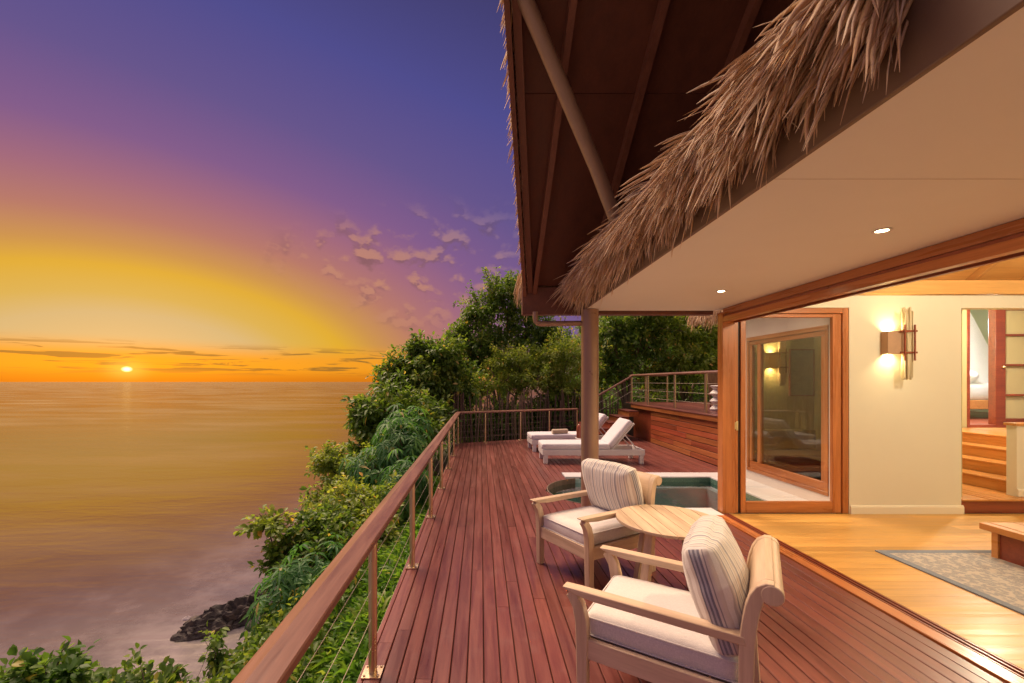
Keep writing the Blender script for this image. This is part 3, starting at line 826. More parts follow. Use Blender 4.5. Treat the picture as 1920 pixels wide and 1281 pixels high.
# bathroom wing beyond the pool: wall with big window, its own eave
def build_wing():
    w = thing('garden_wing', 'pale rendered wing beside the pool with a large dark timber window', 'building', (4.66, 5.62, 0))
    def P(name, g, mt, par=None, **k): return obj(name, g, mt, par or w, **k)
    # local: x to the right, y away
    g = G(); t = .12
    g.box(0, t, 0.002, .10, 0, 2.95); g.box(0, t, 1.86, 2.40, 0, 2.95); g.box(0, t, .10, 1.86, 0, .16); g.box(0, t, .10, 1.86, 2.47, 2.95)
    P('wall', g, M['outwall'])
    win = link('window', None, w)
    def fr(nm, y0, y1, z0, z1, mt, x0=-.012, x1=.07): g = G(); g.box(x0, x1, y0, y1, z0, z1); obj(nm, g, mt, win, bevel=.004)
    fr('outer_frame', .102, 1.858, .162, .215, M['joinery_y']); fr('outer_frame', .102, 1.858, 2.40, 2.468, M['joinery_y'])
    fr('outer_frame', .102, .155, .218, 2.398, M['joinery_z']); fr('outer_frame', 1.80, 1.858, .218, 2.398, M['joinery_z'])
    fr('sash_rail', .157, 1.798, .218, .335, M['joinery_y'], .002, .06); fr('sash_rail', .157, 1.798, 2.33, 2.397, M['joinery_y'], .002, .06)
    fr('sash_stile', .157, .235, .337, 2.328, M['joinery_z'], .004, .058); fr('sash_stile', 1.50, 1.585, .337, 2.328, M['joinery_z'], .004, .058); fr('sash_stile', 1.73, 1.798, .337, 2.328, M['joinery_z'], .004, .058)
    g = G(); g.box(.028, .034, .23, 1.74, .33, 2.335); obj('pane', g, M['glass_dark'], win)
    # room behind the window
    g = G(); g.box(.13, 1.68, 2.40, 2.50, 0, 2.95); P('inner_wall', g, M['olive_wall'])
    g = G(); g.box(1.59, 1.68, .002, 2.398, 0, 2.95); P('inner_wall', g, M['olive_wall'])
    g = G(); g.box(.13, 1.588, .002, 2.398, -.1, 0); P('inner_floor', g, M['redwood'])
    g = G(); g.box(.0, 1.68, .002, 2.5, 2.955, 3.0); P('inner_ceiling', g, M['plaster'])
    # eave
    ev = G(); ev.box(-.16, 2.4, .02, 3.30, 3.005, 3.17); e = P('eave', ev, M['redwood'])
    g = G(); g.extrude_y([(-.26, 3.172), (-.22, 3.40), (1.6, 4.6), (1.7, 4.4), (2.4, 3.172)], .12, 3.34); obj('thatch_layer', g, M['thatch'], e)
    n = 900; y = rng.uniform(.15, 3.4, n)
    root = np.stack([rng.uniform(-.24, -.05, n), y, rng.uniform(3.12, 3.3, n)], 1)
    k = n // 3; root[:k, 0] = rng.uniform(-.2, 1.2, k); root[:k, 1] = rng.uniform(3.28, 3.36, k)
    d = np.stack([-rng.uniform(.1, .5, n), rng.normal(.1, .25, n), -rng.uniform(.6, 1, n)], 1); d /= np.linalg.norm(d, axis=1, keepdims=True)
    A = straw_arrays(n, root, d, rng.uniform(.16, .30, n), rng.uniform(.012, .026, n), rng.uniform(.1, .5, n), rng.normal(0, .08, (n, 3)))
    stuff(link('eave_straw', straw_mesh('eave_straw', A, rng.random(n)), e))
build_wing()
def window_room():
    f = thing('framed_picture', 'framed grey picture seen behind the dark window glass', 'picture', (5.80, 7.995, 1.45))
    g = G(); g.box(0, .42, 0, .022, 0, .84); obj('canvas', g, plain('picture_grey', (.30, .29, .26), .7, 0, 9, .5, .1), f)
    for a in ((-.02, 0, 0, .84), (.42, .44, 0, .84), (-.02, .44, -.02, 0), (-.02, .44, .84, .86)):
        g = G(); g.box(a[0], a[1], -.012, .02, a[2], a[3]); obj('frame_bar', g, M['redwood'], f)
    s = thing('bench_seat', 'low dark upholstered bench behind the dark window glass', 'bench', (4.86, 7.25, 0))
    g = G(); g.box(0, 1.3, .05, .70, .08, .30); obj('base', g, M['redwood'], s)
    g = G(); g.box(.01, 1.29, .02, .68, .301, .45); obj('seat_cushion', g, fabric('brown_cloth', (.22, .14, .08)), s, bevel=.03)
    g = G(); g.box(.0, 1.3, .58, .70, .455, .82); obj('backrest', g, fabric('olive_cloth', (.35, .27, .13)), s, bevel=.03)
    for x in (.03, 1.2):
        g = G(); g.box(x, x + .07, .1, .17, .0, .079); obj('leg', g, M['redwood'], s)
window_room()

# stairs, stub wall and bedroom beyond the opening
def build_bedroom():
    s = link('stair', None, villa)
    g = G(); g.box(6.36, 7.19, 5.625, 7.79, 0, .158); g.box(6.215, 7.19, 5.525, 5.624, 0, .158); obj('landing_riser', g, M['redwood'], s)
    g = G(); g.box(6.36, 7.20, 5.622, 7.79, .16, .185); g.box(6.20, 7.20, 5.49, 5.622, .16, .185); obj('tread', g, M['stair'], s, bevel=.005)
    for i in range(4):
        x = 7.20 + i * .30; z = .185 + .17 * (i + 1)
        x1 = x + .30 if i < 3 else 9.6
        g = G(); g.box(x, x1, 5.74, 7.795, z - .17, z - .028); obj('riser', g, M['stair'], s)
        g = G(); g.box(x - .025, x1 - .002, 5.74, 7.795, z - .026, z); obj('tread', g, M['stair'], s, bevel=.006)
    fz = .185 + .68
    g = G(); g.box(7.06, 9.39, 5.623, 5.735, 0, 1.12); o = part('stub_wall', g, M['plaster'])
    g = G(); g.box(7.02, 9.39, 5.60, 5.738, 1.122, 1.155); obj('cap', g, M['stair'], o, bevel=.004)
    g = G(); g.extrude_x([(5.604, 0.19), (5.604, .27), (5.615, .29), (5.622, .29), (5.622, .19)], 7.06, 9.39); obj('skirting_board', g, M['skirting'], o)
    g = G(); g.box(6.36, 8.88, 7.80, 7.9, 0, 3.6); g.box(8.881, 14.0, 7.80, 7.9, 3.05, 3.6); part('hall_wall', g, M['olive_wall'])
    g = G(); g.box(6.36, 14, 5.623, 7.9, 3.602, 3.66); part('hall_ceiling', g, M['plaster'])
    g = G(); g.box(14.0, 14.1, 5.62, 13, .5, 4); part('bedroom_side_wall', g, M['plaster'])
    fr = link('bedroom_door', None, villa)
    def b(nm, x0, x1, z0, z1, mt, y0=7.79, y1=7.91): g = G(); g.box(x0, x1, y0, y1, z0, z1); obj(nm, g, mt, fr, bevel=.004)
    b('jamb', 8.882, 8.93, fz, 3.045, M['redwood']); b('post', 9.40, 9.58, fz, 3.045, M['redwood'])
    b('threshold', 8.932, 9.398, fz, fz + .05, M['redwood']); b('bottom_rail', 9.582, 11.0, fz, fz + .16, M['redwood'])
    for z in (1.44, 1.99, 2.54, 3.01):
        b('bar', 9.582, 11.0, z, z + .035, M['redwood'], 7.80, 7.86)
    b('paper_panel', 9.582, 11.0, fz + .162, 3.045, M['shoji'], 7.865, 7.885)
    g = G(); g.lathe([(.0, 0), (.022, .0), (.026, .02), (.012, .04), (0, .042)], 12); k = obj('knob', g, M['brass'], fr, smooth=True); k.location = (9.53, 7.79, 1.97); k.rotation_euler = (R(90), 0, 0)
    # bedroom shell
    g = G(); g.box(8.0, 14, 7.91, 13, fz - .12, fz - .002); part('bedroom_floor', g, M['redwood'])
    g = G(); g.box(8.0, 14, 12.9, 13, fz, 4); part('bedroom_wall', g, M['green_wall'])
    g = G(); g.box(7.9, 8.0, 7.91, 13, fz - .2, 4); part('bedroom_side_wall', g, M['green_wall'])
    g = G(); g.box(7.9, 14, 7.91, 13, 4.0, 4.06); part('bedroom_ceiling', g, M['plaster'])
    # bed, facing the door; headboard on the left
    bd = thing('bed', 'white dressed bed with timber base seen through the bedroom doorway', 'bed', (10.6, 9.6, fz))
    g = G(); g.box(0, 2.1, 0, 1.8, .22, .42); obj('base_frame', g, M['stair'], bd, bevel=.01)
    for x in (.05, 1.95):
        for y in (.05, 1.65):
            g = G(); g.box(x, x + .1, y, y + .1, 0, .219); obj('leg', g, M['stair'], bd)
    g = G(); g.box(-.06, 0.0, -.05, 1.85, .0, 1.35); g.box(-.08, .02, -.08, 1.88, 1.351, 1.42); obj('headboard', g, M['stair'], bd, bevel=.01)
    obj('mattress', cushion(2.06, 1.76, .36, .05, .03, 14), M['sheet'], bd, smooth=True, sharp=180).location = (1.04, .9, .60)
    o = obj('pillow', cushion(.46, .72, .2, .09, .05, 10), M['sheet'], bd, smooth=True, sharp=180); o.location = (.34, .45, .90); o.rotation_euler = (0, R(-35), 0)
    c = o.copy(); COL.objects.link(c); c.location = (.34, 1.3, .90)
    c = o.copy(); COL.objects.link(c); c.location = (.62, .5, .90)
    g = G(); pts = []
    for i in range(60):
        a = 2 * math.pi * i / 60; rr = 1 + .06 * math.sin(a * 15)
        pts.append(a)
    rings = []
    for h in range(9):
        f = h / 8; r0 = .05 + .95 * (1 - f) ** .8
        rings.append([(1.0 + 1.35 * r0 * (1 + .05 * math.sin(a * 15)) * math.cos(a), .9 + 1.2 * r0 * (1 + .05 * math.sin(a * 15)) * math.sin(a), .5 + 2.55 * f) for a in pts if True])
    keep = [[p for p, a in zip(r_, pts) if not (-.9 < math.atan2(math.sin(a + 1.3), math.cos(a + 1.3)) < 1.1)] for r_ in rings]
    g.ring(keep, False, False)
    nt = thing('mosquito_net', 'white mosquito net gathered above the bed', 'net', (10.6, 9.6, fz))
    obj('drape', g, M['net'], nt, smooth=True, sharp=180)
    g = G(); g.lathe([(.0, 3.04), (.06, 3.04), (.06, 3.09), (.0, 3.09)], 12, (1.0, .9, 0)); obj('ring', g, M['redwood'], nt)

def cushion(w, d, h, r, bulge, n=12, wrinkle=.004, seed=0):
    """rounded, slightly stuffed cushion centred on the origin; face material 1 on +-y sides"""
    g = G(); idx = {}
    def pt(i, j, k):
        key = (i, j, k)
        if key in idx: return idx[key]
        nx, ny, nz = n, n, max(4, n // 3)
        u = np.array([2 * i / n - 1, 2 * j / n - 1, 2 * k / nz - 1])
        hs = np.array([w / 2, d / 2, h / 2]); p = u * hs
        c = np.clip(p, -(hs - r), hs - r); dv = p - c; L = np.linalg.norm(dv)
        if L > 1e-9: p = c + dv / L * r * (1 if max(abs(u)) > .999 else L / r)
        e = (1 - u[0] ** 2) * (1 - u[1] ** 2)
        p[2] += bulge * u[2] * e ** .6
        e2 = (1 - u[2] ** 2)
        p[0] += bulge * .25 * u[0] ** 3 * e2 * (1 - u[1] ** 2); p[1] += bulge * .25 * u[1] ** 3 * e2 * (1 - u[0] ** 2)
        q = Vector((p[0] * 7 + seed, p[1] * 7, p[2] * 7))
        wv = mnoise.noise_vector(q) * wrinkle + mnoise.noise_vector(q * 2.7) * wrinkle * .5
        idx[key] = len(g.v); g.v.append((p[0] + wv.x, p[1] + wv.y, p[2] + wv.z)); return idx[key]
    nz = max(4, n // 3)
    def quad(a, b, c, d_, mi): g.f.append((a, b, c, d_)); g.m.append(mi)
    for i in range(n):
        for j in range(n):
            for k in (0, nz): quad(pt(i, j, k), pt(i + 1, j, k), pt(i + 1, j + 1, k), pt(i, j + 1, k), 0)
    for i in range(n):
        for k in range(nz):
            for j in (0, n): quad(pt(i, j, k), pt(i + 1, j, k), pt(i + 1, j, k + 1), pt(i, j, k + 1), 1)
            for j in (0, n): quad(pt(j, i, k), pt(j, i + 1, k), pt(j, i + 1, k + 1), pt(j, i, k + 1), 0)
    return g
_c_obj = obj
def cobj(name, g, mats, parent, **k):
    if not isinstance(mats, (list, tuple)): g.m = [0] * len(g.f)
    return obj(name, g, mats, parent, smooth=True, sharp=180)
_old_obj = obj
def obj(name, g, mats, parent=None, smooth=False, bevel=0, seg=2, sharp=35):
    if not isinstance(mats, (list, tuple)): g.m = [0] * len(g.f)
    return _old_obj(name, g, mats, parent, smooth, bevel, seg, sharp)
build_bedroom()

# ------------------------------------------------------------------ lamps
def downlight(x, y, label):
    t = thing('downlight', label, 'downlight', (x, y, SOF), 0, 'downlights in the soffit')
    g = G(); g.lathe([(.034, -.001), (.05, -.001), (.052, -.006), (.034, -.006)], 24, cap=False); obj('trim_ring', g, M['white'], t, smooth=True)
    g = G(); g.lathe([(.0, -.0015), (.033, -.0015), (.033, -.004), (0, -.004)], 20); obj('lens', g, M['lamp_on'], t)
    l = bpy.data.lights.new('downlight_lamp', 'SPOT'); l.energy = 42; l.spot_size = R(120); l.spot_blend = .8; l.color = (1, .72, .42); l.shadow_soft_size = .04
    o = bpy.data.objects.new('downlight_lamp', l); COL.objects.link(o); o.parent = t; o.location = (0, 0, -.02)
for y, lab in ((4.44, 'small lit downlight in the soffit near the column end'), (2.66, 'lit downlight in the soffit above the nearer armchair'), (.88, 'lit downlight in the soffit overhead, out of the picture')):
    if y > 1: downlight(2.50, y, lab)

def sconce(x, y, z, label, e):
    t = thing('wall_lamp', label, 'wall lamp', (x, y, z), 0, 'stick bundle wall lamps')
    # local: wall at y=0, room towards -y
    g = G(); 
    prof = [(-.16, -.002), (-.16, -.10), (-.02, -.125), (.02, -.125), (.02, -.10), (-.14, -.085), (-.14, -.002)]
    g.extrude_z(prof, -.15, .14); obj('shade', g, plain('lamp_shade', (.45, .28, .17), .6, 0, 20, .15, .1), t)
    for zz in (.125, -.145):
        g = G(); g.box(-.045, .165, -.152, -.136, zz, zz + .024); obj('cross_bar', g, M['redwood'], t, bevel=.002)
    for xx in (-.012, .112):
        g = G(); g.box(xx, xx + .016, -.168, -.153, -.235, .215); obj('side_bar', g, M['redwood'], t, bevel=.002)
    g = G()
    for i in range(70):
        a = random.uniform(.018, .128); dz = random.uniform(-.05, .05); yy = random.uniform(-.135, -.085)
        xa = a + random.uniform(-.012, .012); xb = a + random.uniform(-.012, .012)
        g.tube([(xa, yy + random.uniform(-.01, .01), .40 + dz), (a, yy, 0), (xb, yy + random.uniform(-.01, .01), -.43 + dz)], random.uniform(.004, .0075), 6)
    stuff(obj('stick_bundle', g, wood('lamp_sticks', (.78, .60, .36), (.92, .80, .58), 2, .6, 30), t))
    g = G(); g.lathe([(.0, -.05), (.022, -.04), (.028, 0), (.022, .04), (0, .05)], 14, (-.07, -.045, 0)); obj('bulb', g, M['lamp_on'], t, smooth=True)
    for zz, rx in ((.10, 180), (-.11, 0)):
        l = bpy.data.lights.new('wall_lamp_light', 'SPOT'); l.energy = e; l.spot_size = R(130); l.spot_blend = 1; l.color = (1, .78, .40); l.shadow_soft_size = .03
        o = bpy.data.objects.new('wall_lamp_light', l); COL.objects.link(o); o.parent = t; o.location = (-.07, -.05, zz); o.rotation_euler = (R(rx), 0, 0)
sconce(5.31, WY, 2.20, 'lit stick bundle lamp on the cream wall right of the glass panel', 7)
sconce(5.50, 8.018, 2.10, 'dim stick bundle lamp seen behind the dark window glass', 9)

def pendant(x, y, z, top, label, e, col=(1, .87, .62)):
    t = thing('pendant_lamp', label, 'lamp', (x, y, z), 0, 'pendant lamps inside the villa')
    g = G(); g.lathe([(.20, -.10), (.23, -.02), (.17, .10), (.03, .16), (.028, .15), (.155, .09), (.215, -.02), (.19, -.10)], 28, cap=False); obj('lamp_shade', g, M['straw'], t, smooth=True)
    g = G(); g.tube([(0, 0, .15), (0, 0, top - z)], .006, 6); obj('cord', g, M['black'], t)
    g = G(); g.lathe([(0, -.05), (.03, -.04), (.045, 0), (.03, .05), (0, .07)], 14); obj('bulb', g, M['lamp_on'], t, smooth=True)
    l = bpy.data.lights.new('pendant_light', 'POINT'); l.energy = e; l.color = col; l.shadow_soft_size = .07
    o = bpy.data.objects.new('pendant_light', l); COL.objects.link(o); o.parent = t; o.location = (0, 0, -.30)
pendant(5.4, 3.1, 4.1, roof_z(3.1) + .09, 'straw pendant lamp hanging over the rug in the living room', 70)
pendant(6.6, .0, 4.1, 6.6, 'straw pendant lamp hanging in the near half of the living room', 68)
pendant(8.0, 6.7, 3.1, 3.6, 'straw pendant lamp hanging over the inner stairs', 75)
pendant(9.6, 9.4, 3.3, 4.0, 'pendant lamp hanging in the bedroom beyond the doorway', 190, (.9, .92, 1.0))

# ------------------------------------------------------------------ living room things
def build_living():
    r = thing('rug', 'blue grey patterned rug with a darker border on the honey floor', 'rug', (3.95, 1.6, 0))
    m, t, p, _ = mk('rug_field'); v = t.new('ShaderNodeTexCoord').outputs['Object']
    vo = t.new('ShaderNodeTexVoronoi'); vo.inputs['Scale'].default_value = 24; t.link(v, vo.inputs['Vector'])
    n = t.noise(v, 55, 5, .75); f = t.math('ADD', t.math('MULTIPLY', vo.outputs['Distance'], .6), t.math('MULTIPLY', n, .7))
    t.link(t.ramp(f, [(.35, (.20, .22, .27, 1)), (.5, (.42, .38, .36, 1)), (.62, (.28, .29, .32, 1)), (.75, (.52, .47, .42, 1))]), p.inputs['Base Color']); p.inputs['Roughness'].default_value = .95
    bump(t, p, n, .5, .006)
    g = G(); g.box(.07, 2.8, .07, 2.61, .001, .011); obj('field', g, m, r)
    for a in ((0, .07, 0, 2.68), (.07, 2.87, 0, .07), (.07, 2.87, 2.61, 2.68), (2.80, 2.87, .07, 2.61)):
        g = G(); g.box(a[0], a[1], a[2], a[3], .001, .012); obj('border', g, plain('rug_border', (.22, .25, .31), .95, 0, 40, .2, .5), r)
    c = thing('coffee_table', 'low solid timber coffee table standing on the blue grey rug', 'table', (4.9, 2.9, .011))
    g = G(); g.box(0, .95, 0, 1.30, .245, .305); obj('table_top', g, M['stair'], c, bevel=.005)
    g = G(); g.box(.05, .09, .12, 1.17, .0, .243); obj('side_panel', g, M['redwood'], c)
    g = G(); g.box(.86, .90, .12, 1.17, .0, .243); obj('side_panel', g, M['redwood'], c)
    for x in (.03, .86):
        for y in (.06, 1.172):
            g = G(); g.box(x, x + .06, y, y + .05, .0, .243); obj('leg', g, M['stair'], c)
    d = thing('serving_tray', 'dark red timber tray on the low coffee table', 'tray', (5.18, 3.55, .317))
    g = G(); g.box(0, .5, 0, .5, 0, .014); obj('base', g, M['redwood'], d)
    for a in ((0, .5, 0, .016), (0, .5, .484, .5), (0, .016, .017, .483), (.484, .5, .017, .483)):
        g = G(); g.box(a[0], a[1], a[2], a[3], .015, .06); obj('side', g, M['redwood'], d)
build_living()

# ------------------------------------------------------------------ armchairs and table
def thick(path, th):
    """closed (x,z) outline of a bar of varying thickness along a path"""
    L, Rr = [], []
    for i, (x, z) in enumerate(path):
        a = path[max(i - 1, 0)]; b = path[min(i + 1, len(path) - 1)]
        dx, dz = b[0] - a[0], b[1] - a[1]; l = math.hypot(dx, dz); t = (th[i] if isinstance(th, (list, tuple)) else th) / 2
        L.append((x - dz / l * t, z + dx / l * t)); Rr.append((x + dz / l * t, z - dx / l * t))
    return L + Rr[::-1]
def build_chair(label):
    t = thing('armchair', label, 'armchair', (0, 0, 0), 0, 'teak armchairs with striped cushions')
    W = .345
    for s in (-1, 1):
        y0, y1 = (W - .055, W) if s > 0 else (-W, -W + .055)
        g = G(); g.extrude_y(thick([(.360, 0), (.362, .20), (.362, .36), (.366, .44), (.384, .515), (.412, .560), (.428, .578)], [.052, .058, .064, .064, .060, .056, .05]), y0, y1)
        obj('front_leg', g, M['teak_z'], t, bevel=.006)
        g = G(); ya, yb = (W - .062, W + .004) if s > 0 else (-W - .004, -W + .062)
        g.extrude_y([(-.375, .562), (.30, .564), (.405, .576), (.462, .596), (.466, .605), (.38, .607), (-.365, .602)], ya, yb)
        obj('arm', g, M['teak'], t, bevel=.006)
        g = G(); bp = [(-.400, 0), (-.384, .20), (-.372, .40), (-.374, .52), (-.378, .60), (-.386, .67), (-.396, .73), (-.410, .78), (-.428, .812), (-.450, .828), (-.474, .828)]
        yc, yd = (W - .050, W + .002) if s > 0 else (-W - .002, -W + .050)
        g.extrude_y(thick(bp, [.050, .054, .058, .060, .060, .059, .058, .056, .054, .052, .050]), yc, yd)
        # rounded scroll end
        g.ring([[(-.466 + .043 * math.cos(a * math.pi / 12), yy, .805 + .043 * math.sin(a * math.pi / 12)) for a in range(24)] for yy in (yc - .0015, yd + .0015)])
        obj('back_post', g, M['teak_z'], t, bevel=.005)
        g = G(); g.box(-.34, .335, y0 + .012, y1 - .012, .25, .352); obj('side_rail', g, M['teak'], t, bevel=.004)
    g = G(); g.box(.348, .380, -W + .056, W - .056, .25, .352); obj('front_rail', g, M['teak_y'], t, bevel=.004)
    g = G(); g.box(-.385, -.355, -W + .052, W - .052, .25, .352); obj('back_rail', g, M['teak_y'], t, bevel=.004)
    # rolled back panel
    g = G(); pp = [(-.380, .600), (-.386, .67), (-.396, .73), (-.409, .782), (-.427, .814), (-.449, .830), (-.472, .830)]
    g.extrude_y(thick(pp, [.026, .03, .034, .038, .042, .046, .046]), -W + .051, W - .051)
    g.ring([[(-.466 + .041 * math.cos(a * math.pi / 12), yy, .805 + .041 * math.sin(a * math.pi / 12)) for a in range(24)] for yy in (-W + .0518, W - .0518)])
    obj('back_panel', g, M['teak_y'], t, bevel=.004)
    for i in range(5):
        y = -.21 + i * .105
        g = G(); g.extrude_y(thick([(-.372, .336), (-.380, .47), (-.398, .602)], .018), y - .024, y + .024); obj('back_slat', g, M['teak_z'], t)
    for i in range(6):
        x = -.34 + i * .114
        g = G(); g.box(x, x + .108, -W + .05, W - .05, .318, .334); obj('seat_slat', g, M['teak_y'], t)
    sc_ = obj('seat_cushion', cushion(.72, .575, .125, .035, .018, 20, .004), M['linen'], t, smooth=True, sharp=180); sc_.location = (.005, 0, .402)
    def piping(par, w, d, z):
        c = .035; pts = []
        for cx, cy, a0 in ((w / 2 - c, d / 2 - c, 0), (-w / 2 + c, d / 2 - c, 90), (-w / 2 + c, -d / 2 + c, 180), (w / 2 - c, -d / 2 + c, 270)):
            for k in range(5): a = R(a0 + k * 22.5); pts.append((cx + c * math.cos(a), cy + c * math.sin(a), z))
        g = G(); g.tube(pts + pts[:1], .0045, 6); return obj('piping', g, M['linen'], par, smooth=True)
    piping(sc_, .722, .577, .045); piping(sc_, .722, .577, -.045)
    bc = obj('back_cushion', cushion(.485, .60, .120, .030, .075, 26, .007, 5), [M['stripe'], M['gusset']], t, smooth=True, sharp=180)
    # stand it up and lean it on the back
    bc.rotation_euler = (0, R(-72 + 180), 0)
    bc.location = (-.245, 0, .70)
    g = G(); g.box(-.330, -.310, -.20, -.196, .36, .52); obj('tie_strap', g, M['white'], t)
    return t
chA = build_chair('far armchair between the pool column and the round table, facing the camera')
chB = dup(chA); chB['label'] = 'nearest armchair with its scroll back turned to the open doors'
def place(o, front, face):
    f = Vector(face).normalized(); o.location = (front[0] - f.x * .42, front[1] - f.y * .42, 0); o.rotation_euler = (0, 0, math.atan2(f.y, f.x))
place(chA, (.665, 3.70), (-.863, -.505))
place(chB, (.665, 2.555), (-.836, .549))

def build_table():
    t = thing('round_table', 'round slatted teak side table between the two armchairs', 'table', (1.475, 3.36, 0))
    r = .395; n = 8; p = 2 * r / n
    for i in range(n):
        a, b = -r + i * p + .0025, -r + (i + 1) * p - .0025
        pts = [(x, math.sqrt(max(0, r * r - x * x))) for x in np.linspace(a, b, 7)]
        poly = pts + [(x, -y) for x, y in pts[::-1]]
        poly = [q for k, q in enumerate(poly) if k == 0 or (abs(q[0] - poly[k - 1][0]) + abs(q[1] - poly[k - 1][1])) > 1e-4]
        g = G(); g.extrude_z(poly, .597, .62); obj('top_slat', g, M['teak_y'], t, bevel=.003)
    g = G(); g.box(-.30, .30, -.15, -.09, .57, .596); g.box(-.30, .30, .09, .15, .57, .596); obj('batten', g, M['teak'], t)
    for a in (30, 120, 210, 300):
        ca, sa = math.cos(R(a)), math.sin(R(a)); 
        g = G(); rings = []
        for z, rr in ((0, .30), (.3, .25), (.57, .205)):
            c = (ca * rr, sa * rr); u = (ca * .022, sa * .022); w = (-sa * .034, ca * .034)
            rings.append([(c[0] + i * u[0] + j * w[0], c[1] + i * u[1] + j * w[1], z) for i, j in ((-1, -1), (1, -1), (1, 1), (-1, 1))])
        g.ring(rings); obj('leg', g, M['teak_z'], t, bevel=.004)
build_table()

# ------------------------------------------------------------------ sun loungers
def build_lounger(label):
    t = thing('sun_lounger', label, 'sun lounger', (0, 0, 0), 0, 'white sun loungers at the end of the deck')
    L, W = 2.12, .70                      # local: x along, foot at 0
    for y in (0, W - .045):
        g = G(); g.box(0, L, y, y + .045, .17, .29); obj('side_rail', g, M['white'], t, bevel=.005)
    g = G(); g.box(-.002, .045, .046, W - .046, .17, .289); obj('end_rail', g, M['white'], t, bevel=.004)
    g = G(); g.box(L - .045, L - .002, .046, W - .046, .17, .289); obj('end_rail', g, M['white'], t, bevel=.004)
    for x in (.02, L - .11):
        for y in (.003, W - .078):
            g = G(); g.box(x, x + .085, y, y + .075, 0, .169); obj('leg', g, M['white'], t, bevel=.005)
    for i in range(11):
        g = G(); x = .08 + i * .118; g.box(x, x + .07, .046, W - .046, .262, .284); obj('slat', g, M['white'], t)
    m = obj('mattress', cushion(1.42, .66, .12, .03, .010, 16, .003), M['canvas'], t, smooth=True, sharp=180); m.location = (.70, W / 2, .352)
    b = obj('back_mattress', cushion(.70, .66, .12, .03, .012, 14, .003, 3), M['canvas'], t, smooth=True, sharp=180)
    a = R(50); b.rotation_euler = (0, -a, 0); b.location = (1.39 + .36 * math.cos(a) , W / 2, .335 + .36 * math.sin(a))
    g = G(); g.box(0, .72, .05, .085, -.03, .0); g.box(0, .72, W - .085, W - .05, -.03, .0)
    for i in range(6): g.box(.03 + i * .12, .1 + i * .12, .086, W - .086, -.028, -.004)
    bf = obj('back_frame', g, M['white'], t); bf.rotation_euler = (0, -a, 0); bf.location = (1.44, 0, .29)
    for y in (.10, W - .12):
        g = G(); g.tube([(1.72, y, .60), (1.98, y, .30)], .014, 6); obj('support_strut', g, M['white'], t)
    return t
lg = build_lounger('nearer white sun lounger, partly behind the column'); lg.location = (1.28, 8.84, 0)
lg2 = dup(lg); lg2['label'] = 'farther white sun lounger close to the end railing'; lg2.location = (1.24, 10.35, 0); lg2.rotation_euler = (0, 0, R(4))
def lounger_extras():
    t = tag(link('rolled_towel', None), 'rolled beige towel lying on the farther lounger', 'towel'); t.location = (1.75, 10.50, .475); t.rotation_euler = (0, 0, R(12))
    g = G(); g.tube([(0, 0, 0), (.02, 0, 0), (.38, 0, 0), (.40, 0, 0)], [.05, .06, .06, .05], 16); o = obj('roll', g, M['towel'], t, smooth=True)
    g = G(); g.tube([(.399, .0, .0), (.402, .03, .01), (.402, .0, .035), (.402, -.03, 0), (.402, 0, -.02)], .005, 6); obj('edge', g, M['towel'], t)
    s = thing('side_table', 'small white table between the two loungers', 'table', (2.42, 9.93, 0))
    g = G(); g.box(-.2, .2, -.16, .16, .36, .39); obj('table_top', g, M['white'], s, bevel=.004)
    for x in (-.17, .17):
        for y in (-.13, .13):
            g = G(); g.box(x - .02, x + .02, y - .02, y + .02, 0, .359); obj('leg', g, M['white'], s)
    b = thing('brown_flask', 'brown bottle standing on the small table between the loungers', 'bottle', (2.30, 9.93, .391))
    g = G(); g.lathe([(.0, 0), (.075, 0), (.08, .02), (.08, .24), (.06, .30), (.028, .33)], 20); obj('body', g, plain('brown_glaze', (.26, .07, .035), .3, 0, 8, .2, .05), b, smooth=True)
    g = G(); g.lathe([(.03, .331), (.03, .375), (.0, .378)], 16); obj('stopper', g, M['redwood'], b, smooth=True)
lounger_extras()

